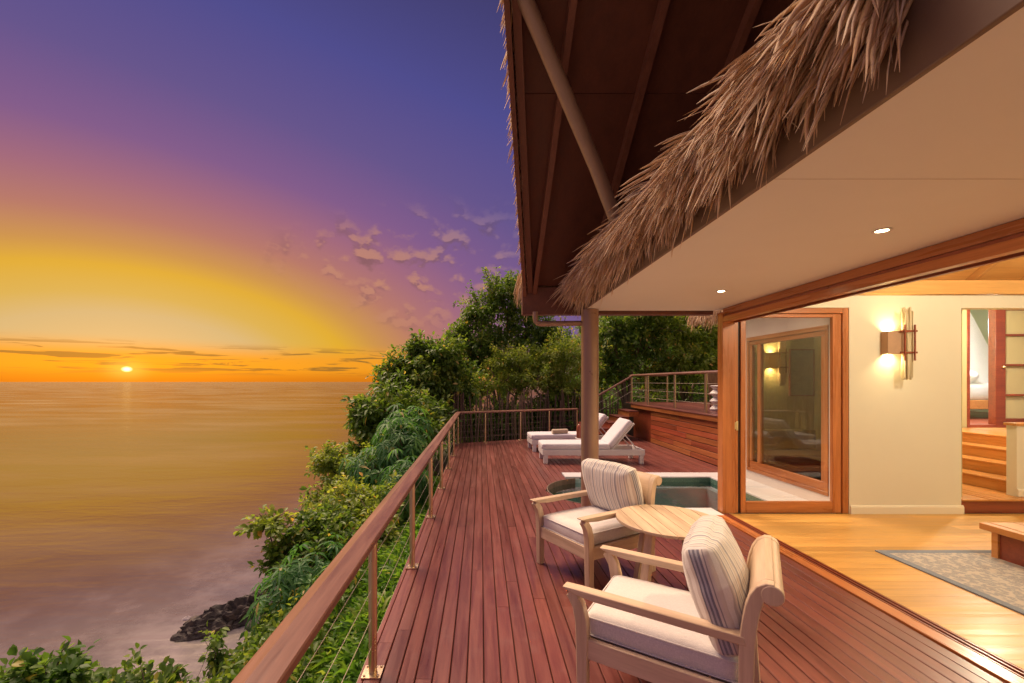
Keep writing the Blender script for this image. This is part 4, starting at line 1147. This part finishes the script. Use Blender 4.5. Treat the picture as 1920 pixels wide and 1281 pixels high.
# ------------------------------------------------------------------ upper deck
UZ = 1.02
def build_upper():
    base = G(); base.box(4.80, 9.0, 8.03, 14.4, -.4, UZ - .03); u = struct(obj('upper_deck', base, M['black']))
    g = G(); g.box(4.775, 4.798, 8.03, 11.93, -.1, UZ - .04); obj('backing', g, M['black'], u)
    # horizontal cladding boards on the face
    z = .012; k = 0
    while z < UZ - .16:
        cut = random.uniform(9.2, 10.8); h = .112
        for a, b in ((8.035, cut - .002), (cut + .002, 11.93)):
            g = G(); g.box(4.745 + random.uniform(-.003, .003), 4.773, a, b, z, z + h); obj('cladding_board', g, M['clad'], u, bevel=.004)
        z += h + .014; k += 1
    g = G(); g.box(4.70, 4.773, 8.035, 13.4, z, UZ - .028); obj('fascia_board', g, M['clad'], u, bevel=.005)
    g = G(); g.box(4.79, 4.81, 11.94, 13.4, -.1, z - .01); obj('return_panel', g, M['redwood'], u)
    x = 4.69
    while x < 9.0:
        g = G(); g.box(x, x + .0925, 8.035, 14.4 if x > 4.8 else 13.4, UZ - .026, UZ + random.uniform(-.001, .001)); obj('deck_board', g, M['deck'], u, bevel=.003); x += .0985
    # steps up from the lower deck
    s = thing('deck_steps', 'timber steps rising to the upper deck behind the loungers', 'stairs', (3.2, 12.45, 0))
    for i in range(5):
        g = G(); g.box(.28 * i, .28 * i + .28, 0, 1.0, .17 * i + .002, .17 * (i + 1) - .03); obj('riser', g, M['clad'], s)
        g = G(); g.box(.28 * i - .02, .28 * i + .278, -.01, 1.01, .17 * (i + 1) - .028, .17 * (i + 1)); obj('tread', g, M['deck'], s, bevel=.003)
    t = thing('upper_railing', 'timber handrail on steel posts around the raised deck and its steps', 'railing', (4.95, 8.6, UZ))
    H = .90
    g = G(); g.tube([(0, 0, 0), (0, 0, H - .03)], .028, 12); pm = g.mesh('post', M['steel'], True)
    pts = [(0, .8), (0, 2.3), (0, 4.05), (.1, 5.70), (.58, 5.72), (1.3, 5.72)]
    for x, y in pts: o = link('post', pm, t); o.location = (x, y, 0)
    rail_run(t, [(0, -.5), (0, 4.05), (.1, 5.70), (1.3, 5.72)], H, M['rail'])
    # stair rail
    g = G(); g.tube([(.1, 5.55, H - .01), (-1.75, 4.55, .02)], .032, 10); obj('stair_handrail', g, M['rail'], t, smooth=True)
    for k in range(3):
        z = .2 + k * .22
        g = G(); g.tube([(0, -.4, z), (0, 4.05, z), (.1, 5.70, z), (1.3, 5.72, z)], .006, 6); obj('wire', g, M['wire'], t)
    for k in range(2):
        z = -.25 - k * .25
        g = G(); g.tube([(.1, 5.55, H + z), (-1.75, 4.55, .02 + z)], .005, 6); obj('wire', g, M['wire'], t)
    # white stacked ceramic on the upper deck
    v = thing('ceramic_stool', 'white zigzag ceramic pedestal standing on the upper deck', 'pedestal', (5.56, 9.98, UZ))
    pr = [(.0, 0), (.17, 0), (.19, .03)]
    for i in range(3):
        z = .05 + i * .18; pr += [(.19, z), (.11, z + .09), (.19, z + .17)]
    pr += [(.15, .59), (0, .60)]
    g = G(); g.lathe(pr, 20); obj('body', g, M['white'], v, smooth=True, sharp=25)
    c = thing('wicker_chair', 'brown wicker chair on the upper deck, mostly behind the door jamb', 'chair', (5.98, 10.5, UZ))
    wk = wood('wicker', (.13, .06, .035), (.30, .16, .10), 2, .7, 30)
    g = G(); g.extrude_x(thick([(.25, .38), (.30, .62), (.36, .92)], .04), -.24, .24); obj('backrest', g, wk, c, bevel=.02)
    g = G(); g.box(-.26, .26, -.25, .27, .34, .40); obj('seat', g, wk, c, bevel=.01)
    for x in (-.22, .22):
        for y in (-.2, .22):
            g = G(); g.tube([(x, y, 0), (x, y, .339)], .018, 8); obj('leg', g, wk, c)
build_upper()

# ------------------------------------------------------------------ stake fence behind the end railing
def build_fence():
    t = thing('stake_fence', 'dark rough timber stake fence behind the end railing', 'fence', (-.9, 12.95, -.5))
    g = G(); g.lathe([(.026, 0), (.030, .8), (.024, 1.6), (.006, 1.66)], 7); ms = g.mesh('stake', M['stake'], True)
    for i in range(82):
        o = link('stake', ms, t); x = i * .072 + random.uniform(-.03, .03)
        o.location = (x, x * .40 + random.uniform(-.04, .04), 0); o.rotation_euler = (R(random.uniform(-3, 3)), R(random.uniform(-4, 4)), random.uniform(0, 6)); s = random.uniform(.85, 1.2); o.scale = (s * random.uniform(.7, 1.1),) * 2 + (s,)
    for z in (.5, 1.25):
        g = G(); g.tube([(-.1, .05, z), (5.7, 2.36, z)], .022, 6); obj('cross_rail', g, M['stake'], t)
build_fence()

# ------------------------------------------------------------------ plants
def unit(a): return a / (np.linalg.norm(a, axis=-1, keepdims=True) + 1e-9)
def leaf_mesh(name, P, D, U, L, W, tint, mat, droop=.15, fold=.18):
    D = unit(D); S = unit(np.cross(D, U)); U = np.cross(S, D)
    L = L[:, None]; W = W[:, None]
    def q(a, s, u): return P + D * (a * L) + S * (s * W) + U * (u * W) - np.array([0, 0, 1.]) * (droop * a * a * L)
    V = np.stack([q(0, 0, 0), q(.28, .40, fold), q(.62, .42, fold), q(1, 0, 0), q(.62, -.42, fold), q(.28, -.40, fold), q(.45, 0, 0)], 1)
    n = len(P); b = (np.arange(n) * 7)[:, None, None]
    F = np.array([[6, 0, 1], [6, 1, 2], [6, 2, 3], [6, 3, 4], [6, 4, 5], [6, 5, 0]])[None] + b
    return np_mesh(name, V.reshape(-1, 3), F.reshape(-1, 3), np.repeat(tint, 7), mat)
def crown_twigs(lobes, n):
    c = np.array([l[0] for l in lobes], float); r = np.array([l[1] for l in lobes], float)
    w = (r[:, 0] * r[:, 2] + r[:, 1] * r[:, 2] + r[:, 0] * r[:, 1]); k = rng.choice(len(lobes), n, p=w / w.sum())
    d = unit(rng.normal(size=(n, 3))); d[:, 2] = d[:, 2] * .9 + .1; d = unit(d)
    rad = rng.uniform(.30, 1, n) ** .45 * (1 + rng.normal(0, .09, n))
    ph = rng.uniform(0, 6.3, (len(lobes), 3))[k]
    rad *= 1 + .22 * np.sin(d[:, 0] * 5.1 + ph[:, 0]) * np.sin(d[:, 1] * 4.3 + ph[:, 1]) + .16 * np.sin(d[:, 2] * 7.3 + ph[:, 2] + d[:, 0] * 3)
    rad[rng.random(n) < .07] *= 1.22
    return c[k] + d * r[k] * rad[:, None], d
def plant(name, label, cat, base, lobes, twigs, per, leaf, mat, style='scatter', twig_len=.3, group=None, trunk_r=.08, branches=26, lean=(0, 0), droop=.2, trunks=1):
    t = thing(name, label, cat, base, 0, group)
    lobes = [((l[0][0] - base[0], l[0][1] - base[1], l[0][2] - base[2]), l[1]) for l in lobes]
    P, d = crown_twigs(lobes, twigs)
    size, asp = leaf
    if style == 'rosette':
        ax = unit(d + np.array([0, 0, .55]))
        ref = unit(np.cross(ax, np.array([.31, .2, .93]))); ref2 = np.cross(ax, ref)
        ang = np.tile(np.arange(per) * 2 * math.pi / per, (twigs, 1)) + rng.uniform(0, 6.3, (twigs, 1)) + rng.normal(0, .15, (twigs, per))
        up = rng.uniform(-.35, .35, (twigs, per, 1))
        D = ref[:, None] * np.cos(ang)[..., None] + ref2[:, None] * np.sin(ang)[..., None] + ax[:, None] * up
        PP = np.repeat(P[:, None], per, 1) + D * .015; UU = np.repeat(ax[:, None], per, 1)
        dr = .55
    else:
        s = rng.random((twigs, per, 1)) * twig_len
        side = unit(rng.normal(size=(twigs, per, 3)))
        PP = P[:, None] - d[:, None] * s + side * rng.uniform(.0, .45, (twigs, per, 1)) * twig_len * .6
        D = d[:, None] * .45 + side * .8 + np.array([0, 0, -droop]); UU = d[:, None] * .3 + np.array([0, 0, 1.]) + rng.normal(0, .35, (twigs, per, 3))
        dr = .12
    n = twigs * per
    L = size * rng.uniform(.65, 1.3, n); W = L * asp * rng.uniform(.85, 1.15, n)
    tw = np.repeat(rng.beta(2.2, 2.6, twigs), per) * .75 + rng.random(n) * .25
    hot = rng.random(n) < .02; tw[hot] = 1
    cr = link('crown', leaf_mesh('crown', PP.reshape(-1, 3), D.reshape(-1, 3), UU.reshape(-1, 3), L, W, tw, mat, dr), t); stuff(cr)
    # trunk with limbs
    g = G(); lc = [Vector(l[0]) for l in lobes]
    for k in range(trunks):
        off = Vector((random.uniform(-.25, .25), random.uniform(-.25, .25), 0)) * (k > 0)
        for i, c in enumerate(lc):
            if trunks > 1 and i % trunks != k: continue
            mid = Vector((c.x * .25 + lean[0], c.y * .25 + lean[1], c.z * .5)) + off * .5
            r0 = trunk_r * (1 if i < 1 else .6)
            g.tube([off, mid * .5 + Vector((random.uniform(-.05, .05), random.uniform(-.05, .05), 0)), mid, (mid + c) / 2 + Vector((random.uniform(-.1, .1),) * 3) * .5, c], [r0, r0 * .85, r0 * .7, r0 * .5, r0 * .3], 7)
    for i in rng.choice(twigs, min(branches, twigs), replace=False):
        p = Vector(P[i]); c = min(lc, key=lambda q: (q - p).length)
        s = c + (p - c) * .15; m = (s + p) / 2 + Vector((0, 0, random.uniform(-.05, .1)))
        g.tube([s, m, p], [trunk_r * .28, trunk_r * .18, trunk_r * .06], 5)
    obj('trunk', g, M['trunk'], t, smooth=True)
    return t

def gz(x, y): return terrain_z(x, y) - .1
def build_plants():
    T = 'trees behind the deck'
    plant('broadleaf_tree', 'dense dark green tree left of the deck corner, against the sea horizon', 'tree', (-1.9, 13.4, gz(-1.9, 13.4)),
          [((-1.75, 13.4, 1.7), (1.15, 1.1, 1.25)), ((-2.75, 13.2, 1.75), (.55, .6, .8)), ((-1.15, 13.6, 2.5), (.75, .8, .75)), ((-2.2, 13.2, .6), (1.1, .9, .9)), ((-1.9, 13.4, 2.75), (.5, .5, .5)), ((-.75, 13.7, 1.5), (.75, .6, .9)), ((-3.0, 13.2, .7), (.6, .6, .6))],
          1350, 15, (.15, .52), M['leaf_mid'], 'scatter', .34, T, .10, 40)
    plant('airy_tree', 'tall airy tree rising above the deck corner against the purple sky', 'tree', (.9, 17.2, gz(.9, 17.2)),
          [((-.1, 17.0, 4.4), (1.0, 1.0, .85)), ((1.1, 17.2, 5.2), (1.2, 1.1, 1.0)), ((.2, 17.0, 3.2), (1.4, 1.1, .9)), ((1.9, 17.2, 3.9), (1.3, 1.1, 1.2)), ((-.8, 17.0, 3.5), (.7, .7, .7)), ((1.4, 17.0, 2.3), (1.6, 1.0, .9)), ((-.7, 17.0, 2.3), (1.1, .9, .9)), ((3.0, 17.2, 3.0), (1.0, 1.0, 1.0))],
          1750, 14, (.15, .55), M['leaf_mid'], 'scatter', .42, T, .13, 90)
    plant('fine_leaf_tree', 'fine leaved olive green tree with a leaning trunk beyond the end railing', 'tree', (3.4, 14.9, gz(3.4, 14.9)),
          [((2.1, 15.2, 1.9), (1.4, .9, .75)), ((.7, 15.2, 1.55), (1.3, .7, .6)), ((3.1, 15.2, 2.6), (1.2, .9, .8)), ((3.0, 15.2, 1.4), (1.1, .9, .6)), ((1.2, 15.4, 2.5), (1.1, .8, .6)), ((-.5, 15.2, 1.5), (.8, .7, .7))],
          1500, 16, (.11, .36), M['leaf_lite'], 'scatter', .36, T, .10, 40, lean=(-.6, 0))
    plant('shade_tree', 'dark tree seen between the column and the raised deck railing', 'tree', (5.8, 17.0, gz(5.8, 17)),
          [((5.2, 17.0, 3.7), (1.2, 1.1, 1.1)), ((6.3, 17.2, 3.3), (1.3, 1.1, 1.2)), ((5.0, 17.0, 2.2), (1.1, 1.0, .9)), ((6.6, 16.8, 4.4), (1.1, 1.0, .8))],
          820, 15, (.15, .5), M['leaf_mid'], 'scatter', .38, T, .14, 50)
    plant('garden_tree', 'brighter green tree above the raised deck railing', 'tree', (8.4, 17.6, gz(8.4, 17.6)),
          [((7.7, 17.0, 3.7), (1.3, 1.0, 1.0)), ((9.0, 17.4, 3.9), (1.3, 1.1, 1.1)), ((8.2, 16.6, 2.4), (1.5, .9, .9)), ((9.8, 17.4, 2.7), (1.1, 1, 1.1)), ((7.0, 17.0, 1.8), (.9, .8, .7))],
          900, 15, (.16, .5), M['leaf_lite'], 'scatter', .38, T, .14, 40)
    plant('screen_shrub', 'low dense shrub filling the gap behind the stake fence', 'shrub', (1.2, 14.6, gz(1.2, 14.6)),
          [((-.4, 14.4, .3), (.9, .5, .8)), ((.9, 14.7, .4), (1.0, .5, .9)), ((2.2, 15.0, .5), (1.0, .5, .9)), ((3.4, 15.4, .6), (1.0, .5, .9))],
          700, 14, (.13, .45), M['leaf_mid'], 'scatter', .3, None, .05, 20, trunks=2)
    S = 'shrubs on the slope below the railing'
    plant('glossy_shrub', 'tall glossy dark shrub rising beside the far stretch of railing', 'shrub', (-2.0, 10.6, gz(-2.0, 10.6)),
          [((-2.25, 10.6, .75), (.85, .9, .95)), ((-1.55, 10.6, .35), (.65, .9, .85)), ((-2.9, 10.5, .9), (.45, .5, .55)), ((-2.5, 10.3, -.3), (1.0, .8, .8)), ((-1.4, 11.6, .6), (.6, .8, .8))],
          950, 13, (.16, .46), M['leaf_mid'], 'scatter', .30, S, .06, 24, trunks=2)
    plant('umbrella_shrub', 'drooping umbrella leaved shrub close to the middle railing posts', 'shrub', (-1.5, 8.4, gz(-1.5, 8.4)),
          [((-1.55, 8.5, .35), (.55, .8, .65)), ((-1.9, 8.2, -.1), (.6, .8, .6)), ((-1.3, 7.4, -.1), (.38, .7, .5)), ((-1.7, 9.3, .6), (.6, .6, .5))],
          420, 9, (.19, .27), M['leaf_gloss'], 'rosette', .2, S, .05, 40, trunks=2)
    plant('olive_shrub', 'rounded olive green shrub standing out over the sea at mid distance', 'shrub', (-2.9, 9.2, gz(-2.9, 9.2)),
          [((-3.25, 9.2, .02), (.42, .5, .42)), ((-2.75, 9.0, -.35), (.55, .6, .5)), ((-2.95, 8.8, -.85), (.7, .6, .5)), ((-2.3, 9.0, -.1), (.5, .5, .5))],
          560, 15, (.085, .7), M['leaf_lite'], 'scatter', .22, S, .05, 30, trunks=2)
    plant('yellowing_shrub', 'loose shrub with yellowing leaves below the middle of the railing', 'shrub', (-2.0, 6.9, gz(-2.0, 6.9)),
          [((-2.2, 7.0, -.25), (.55, .6, .45)), ((-1.75, 6.7, -.30), (.5, .6, .45)), ((-2.5, 6.8, -.75), (.5, .5, .5)), ((-1.5, 6.0, -.35), (.4, .5, .35))],
          520, 14, (.085, .6), M['leaf_lite'], 'scatter', .24, S, .04, 26, trunks=2)
    plant('broad_green_shrub', 'mid green leafy shrub left of the nearer railing posts', 'shrub', (-2.1, 5.9, gz(-2.1, 5.9)),
          [((-2.2, 5.9, -.35), (.45, .5, .36)), ((-1.9, 5.6, -.55), (.5, .5, .4)), ((-2.45, 5.7, -.7), (.42, .5, .4))],
          420, 13, (.085, .62), M['leaf_mid'], 'scatter', .22, S, .04, 24, trunks=2)
    plant('umbrella_shrub', 'low umbrella leaved shrub with dark drooping leaflets beside the rail shadow', 'shrub', (-1.9, 4.9, gz(-1.9, 4.9)),
          [((-1.95, 5.0, -.48), (.38, .5, .30)), ((-2.15, 4.7, -.75), (.34, .5, .34)), ((-1.65, 4.7, -.62), (.32, .5, .28)), ((-1.4, 4.2, -.75), (.3, .5, .2))],
          190, 9, (.15, .26), M['leaf_gloss'], 'rosette', .2, S, .035, 40, trunks=2)
    plant('sea_grape', 'thin sprawling shrub with small round leaves reaching out over the sea', 'shrub', (-2.5, 5.7, gz(-2.5, 5.7)),
          [((-2.85, 5.7, -.20), (.34, .35, .22)), ((-2.65, 5.7, -.55), (.26, .3, .38)), ((-2.55, 5.6, -1.0), (.2, .25, .4))],
          150, 9, (.075, .85), M['leaf_lite'], 'scatter', .26, S, .022, 70, trunks=2)
    B = 'bushes at the bottom left of the picture'
    plant('round_leaf_bush', 'round leaved dark bush in the bottom left corner', 'bush', (-4.3, 4.1, gz(-4.3, 4.1)),
          [((-4.15, 4.1, -1.24), (.42, .4, .38)), ((-4.6, 4.0, -1.42), (.45, .4, .42)), ((-3.95, 4.0, -1.45), (.4, .4, .4))],
          330, 12, (.105, .72), M['leaf_dark'], 'scatter', .24, B, .035, 30, trunks=2)
    plant('mixed_bush', 'low mixed green bush along the bottom edge beside the corner bush', 'bush', (-3.4, 4.0, gz(-3.4, 4.0)),
          [((-3.45, 4.0, -1.28), (.38, .35, .26)), ((-3.05, 3.9, -1.22), (.32, .35, .28)), ((-3.2, 3.7, -1.5), (.5, .4, .35)), ((-2.85, 3.8, -1.15), (.22, .3, .26))],
          360, 12, (.085, .62), M['leaf_mid'], 'scatter', .22, B, .03, 40, trunks=2)
    plant('sprig_bush', 'upright leafy sprig just left of the nearest handrail', 'bush', (-2.4, 3.9, gz(-2.4, 3.9)),
          [((-2.48, 4.0, -.82), (.13, .16, .30)), ((-2.28, 3.9, -.98), (.10, .16, .28)), ((-2.45, 3.8, -1.25), (.3, .3, .25))],
          130, 10, (.062, .62), M['leaf_mid'], 'scatter', .14, B, .016, 50, trunks=2)
    # ferns and grass below the near railing
    n = 26000
    x = -.74 - rng.random(n) ** 1.2 * 1.75; y = rng.uniform(1.0, 9.5, n)
    z = np.array([terrain_z(a, b) for a, b in zip(x, y)])
    clump = np.array([mnoise.noise((a * 2.2, b * 2.2, 1)) for a, b in zip(x, y)])
    h = rng.uniform(.14, .38, n) * (1 + .5 * clump)
    P = np.stack([x, y, z], 1); D = np.stack([rng.normal(0, .5, n), rng.normal(0, .5, n), np.ones(n)], 1)
    tint = np.clip(.45 + .45 * clump + rng.normal(0, .16, n), 0, 1)
    g = leaf_mesh('ferns', P, D, rng.normal(size=(n, 3)), h, h * rng.uniform(.06, .13, n), tint, M['fern'], .55)
    o = stuff(link('fern_ground_cover', g)); tag(o, 'bright green ferns and grass on the slope below the near railing', 'ground cover')
    n = 15000; k = rng.uniform(0, 1, n)
    x = -1.3 - k * 1.4; y = rng.uniform(2.6, 10.5, n); z = np.array([terrain_z(a, b) for a, b in zip(x, y)]) + rng.uniform(.02, .34, n)
    D = unit(rng.normal(size=(n, 3)) + np.array([0, 0, .5]))
    g = leaf_mesh('creeper', np.stack([x, y, z], 1), D, rng.normal(size=(n, 3)) * .5 + np.array([0, 0, 1.]), rng.uniform(.05, .11, n), rng.uniform(.03, .05, n), np.clip(rng.normal(.5, .22, n), 0, 1), M['leaf_mid'])
    o = stuff(link('creeper_ground_cover', g)); tag(o, 'small leaved creeper covering the slope between the shrubs', 'ground cover')
    # undergrowth on the bank behind the deck
    n = 26000
    x = rng.uniform(-3.5, 13, n); y = rng.uniform(14.2, 24, n); z = np.array([terrain_z(a, b) for a, b in zip(x, y)]) + rng.uniform(0, .9, n)
    D = unit(rng.normal(size=(n, 3)) + np.array([0, 0, .3]))
    g = leaf_mesh('undergrowth', np.stack([x, y, z], 1), D, rng.normal(size=(n, 3)) * .5 + np.array([0, 0, 1.]), rng.uniform(.10, .24, n), rng.uniform(.06, .12, n), np.clip(rng.normal(.4, .2, n), 0, 1), M['leaf_dark'])
    o = stuff(link('bank_undergrowth', g)); tag(o, 'dark undergrowth covering the bank behind the deck', 'undergrowth')
build_plants()
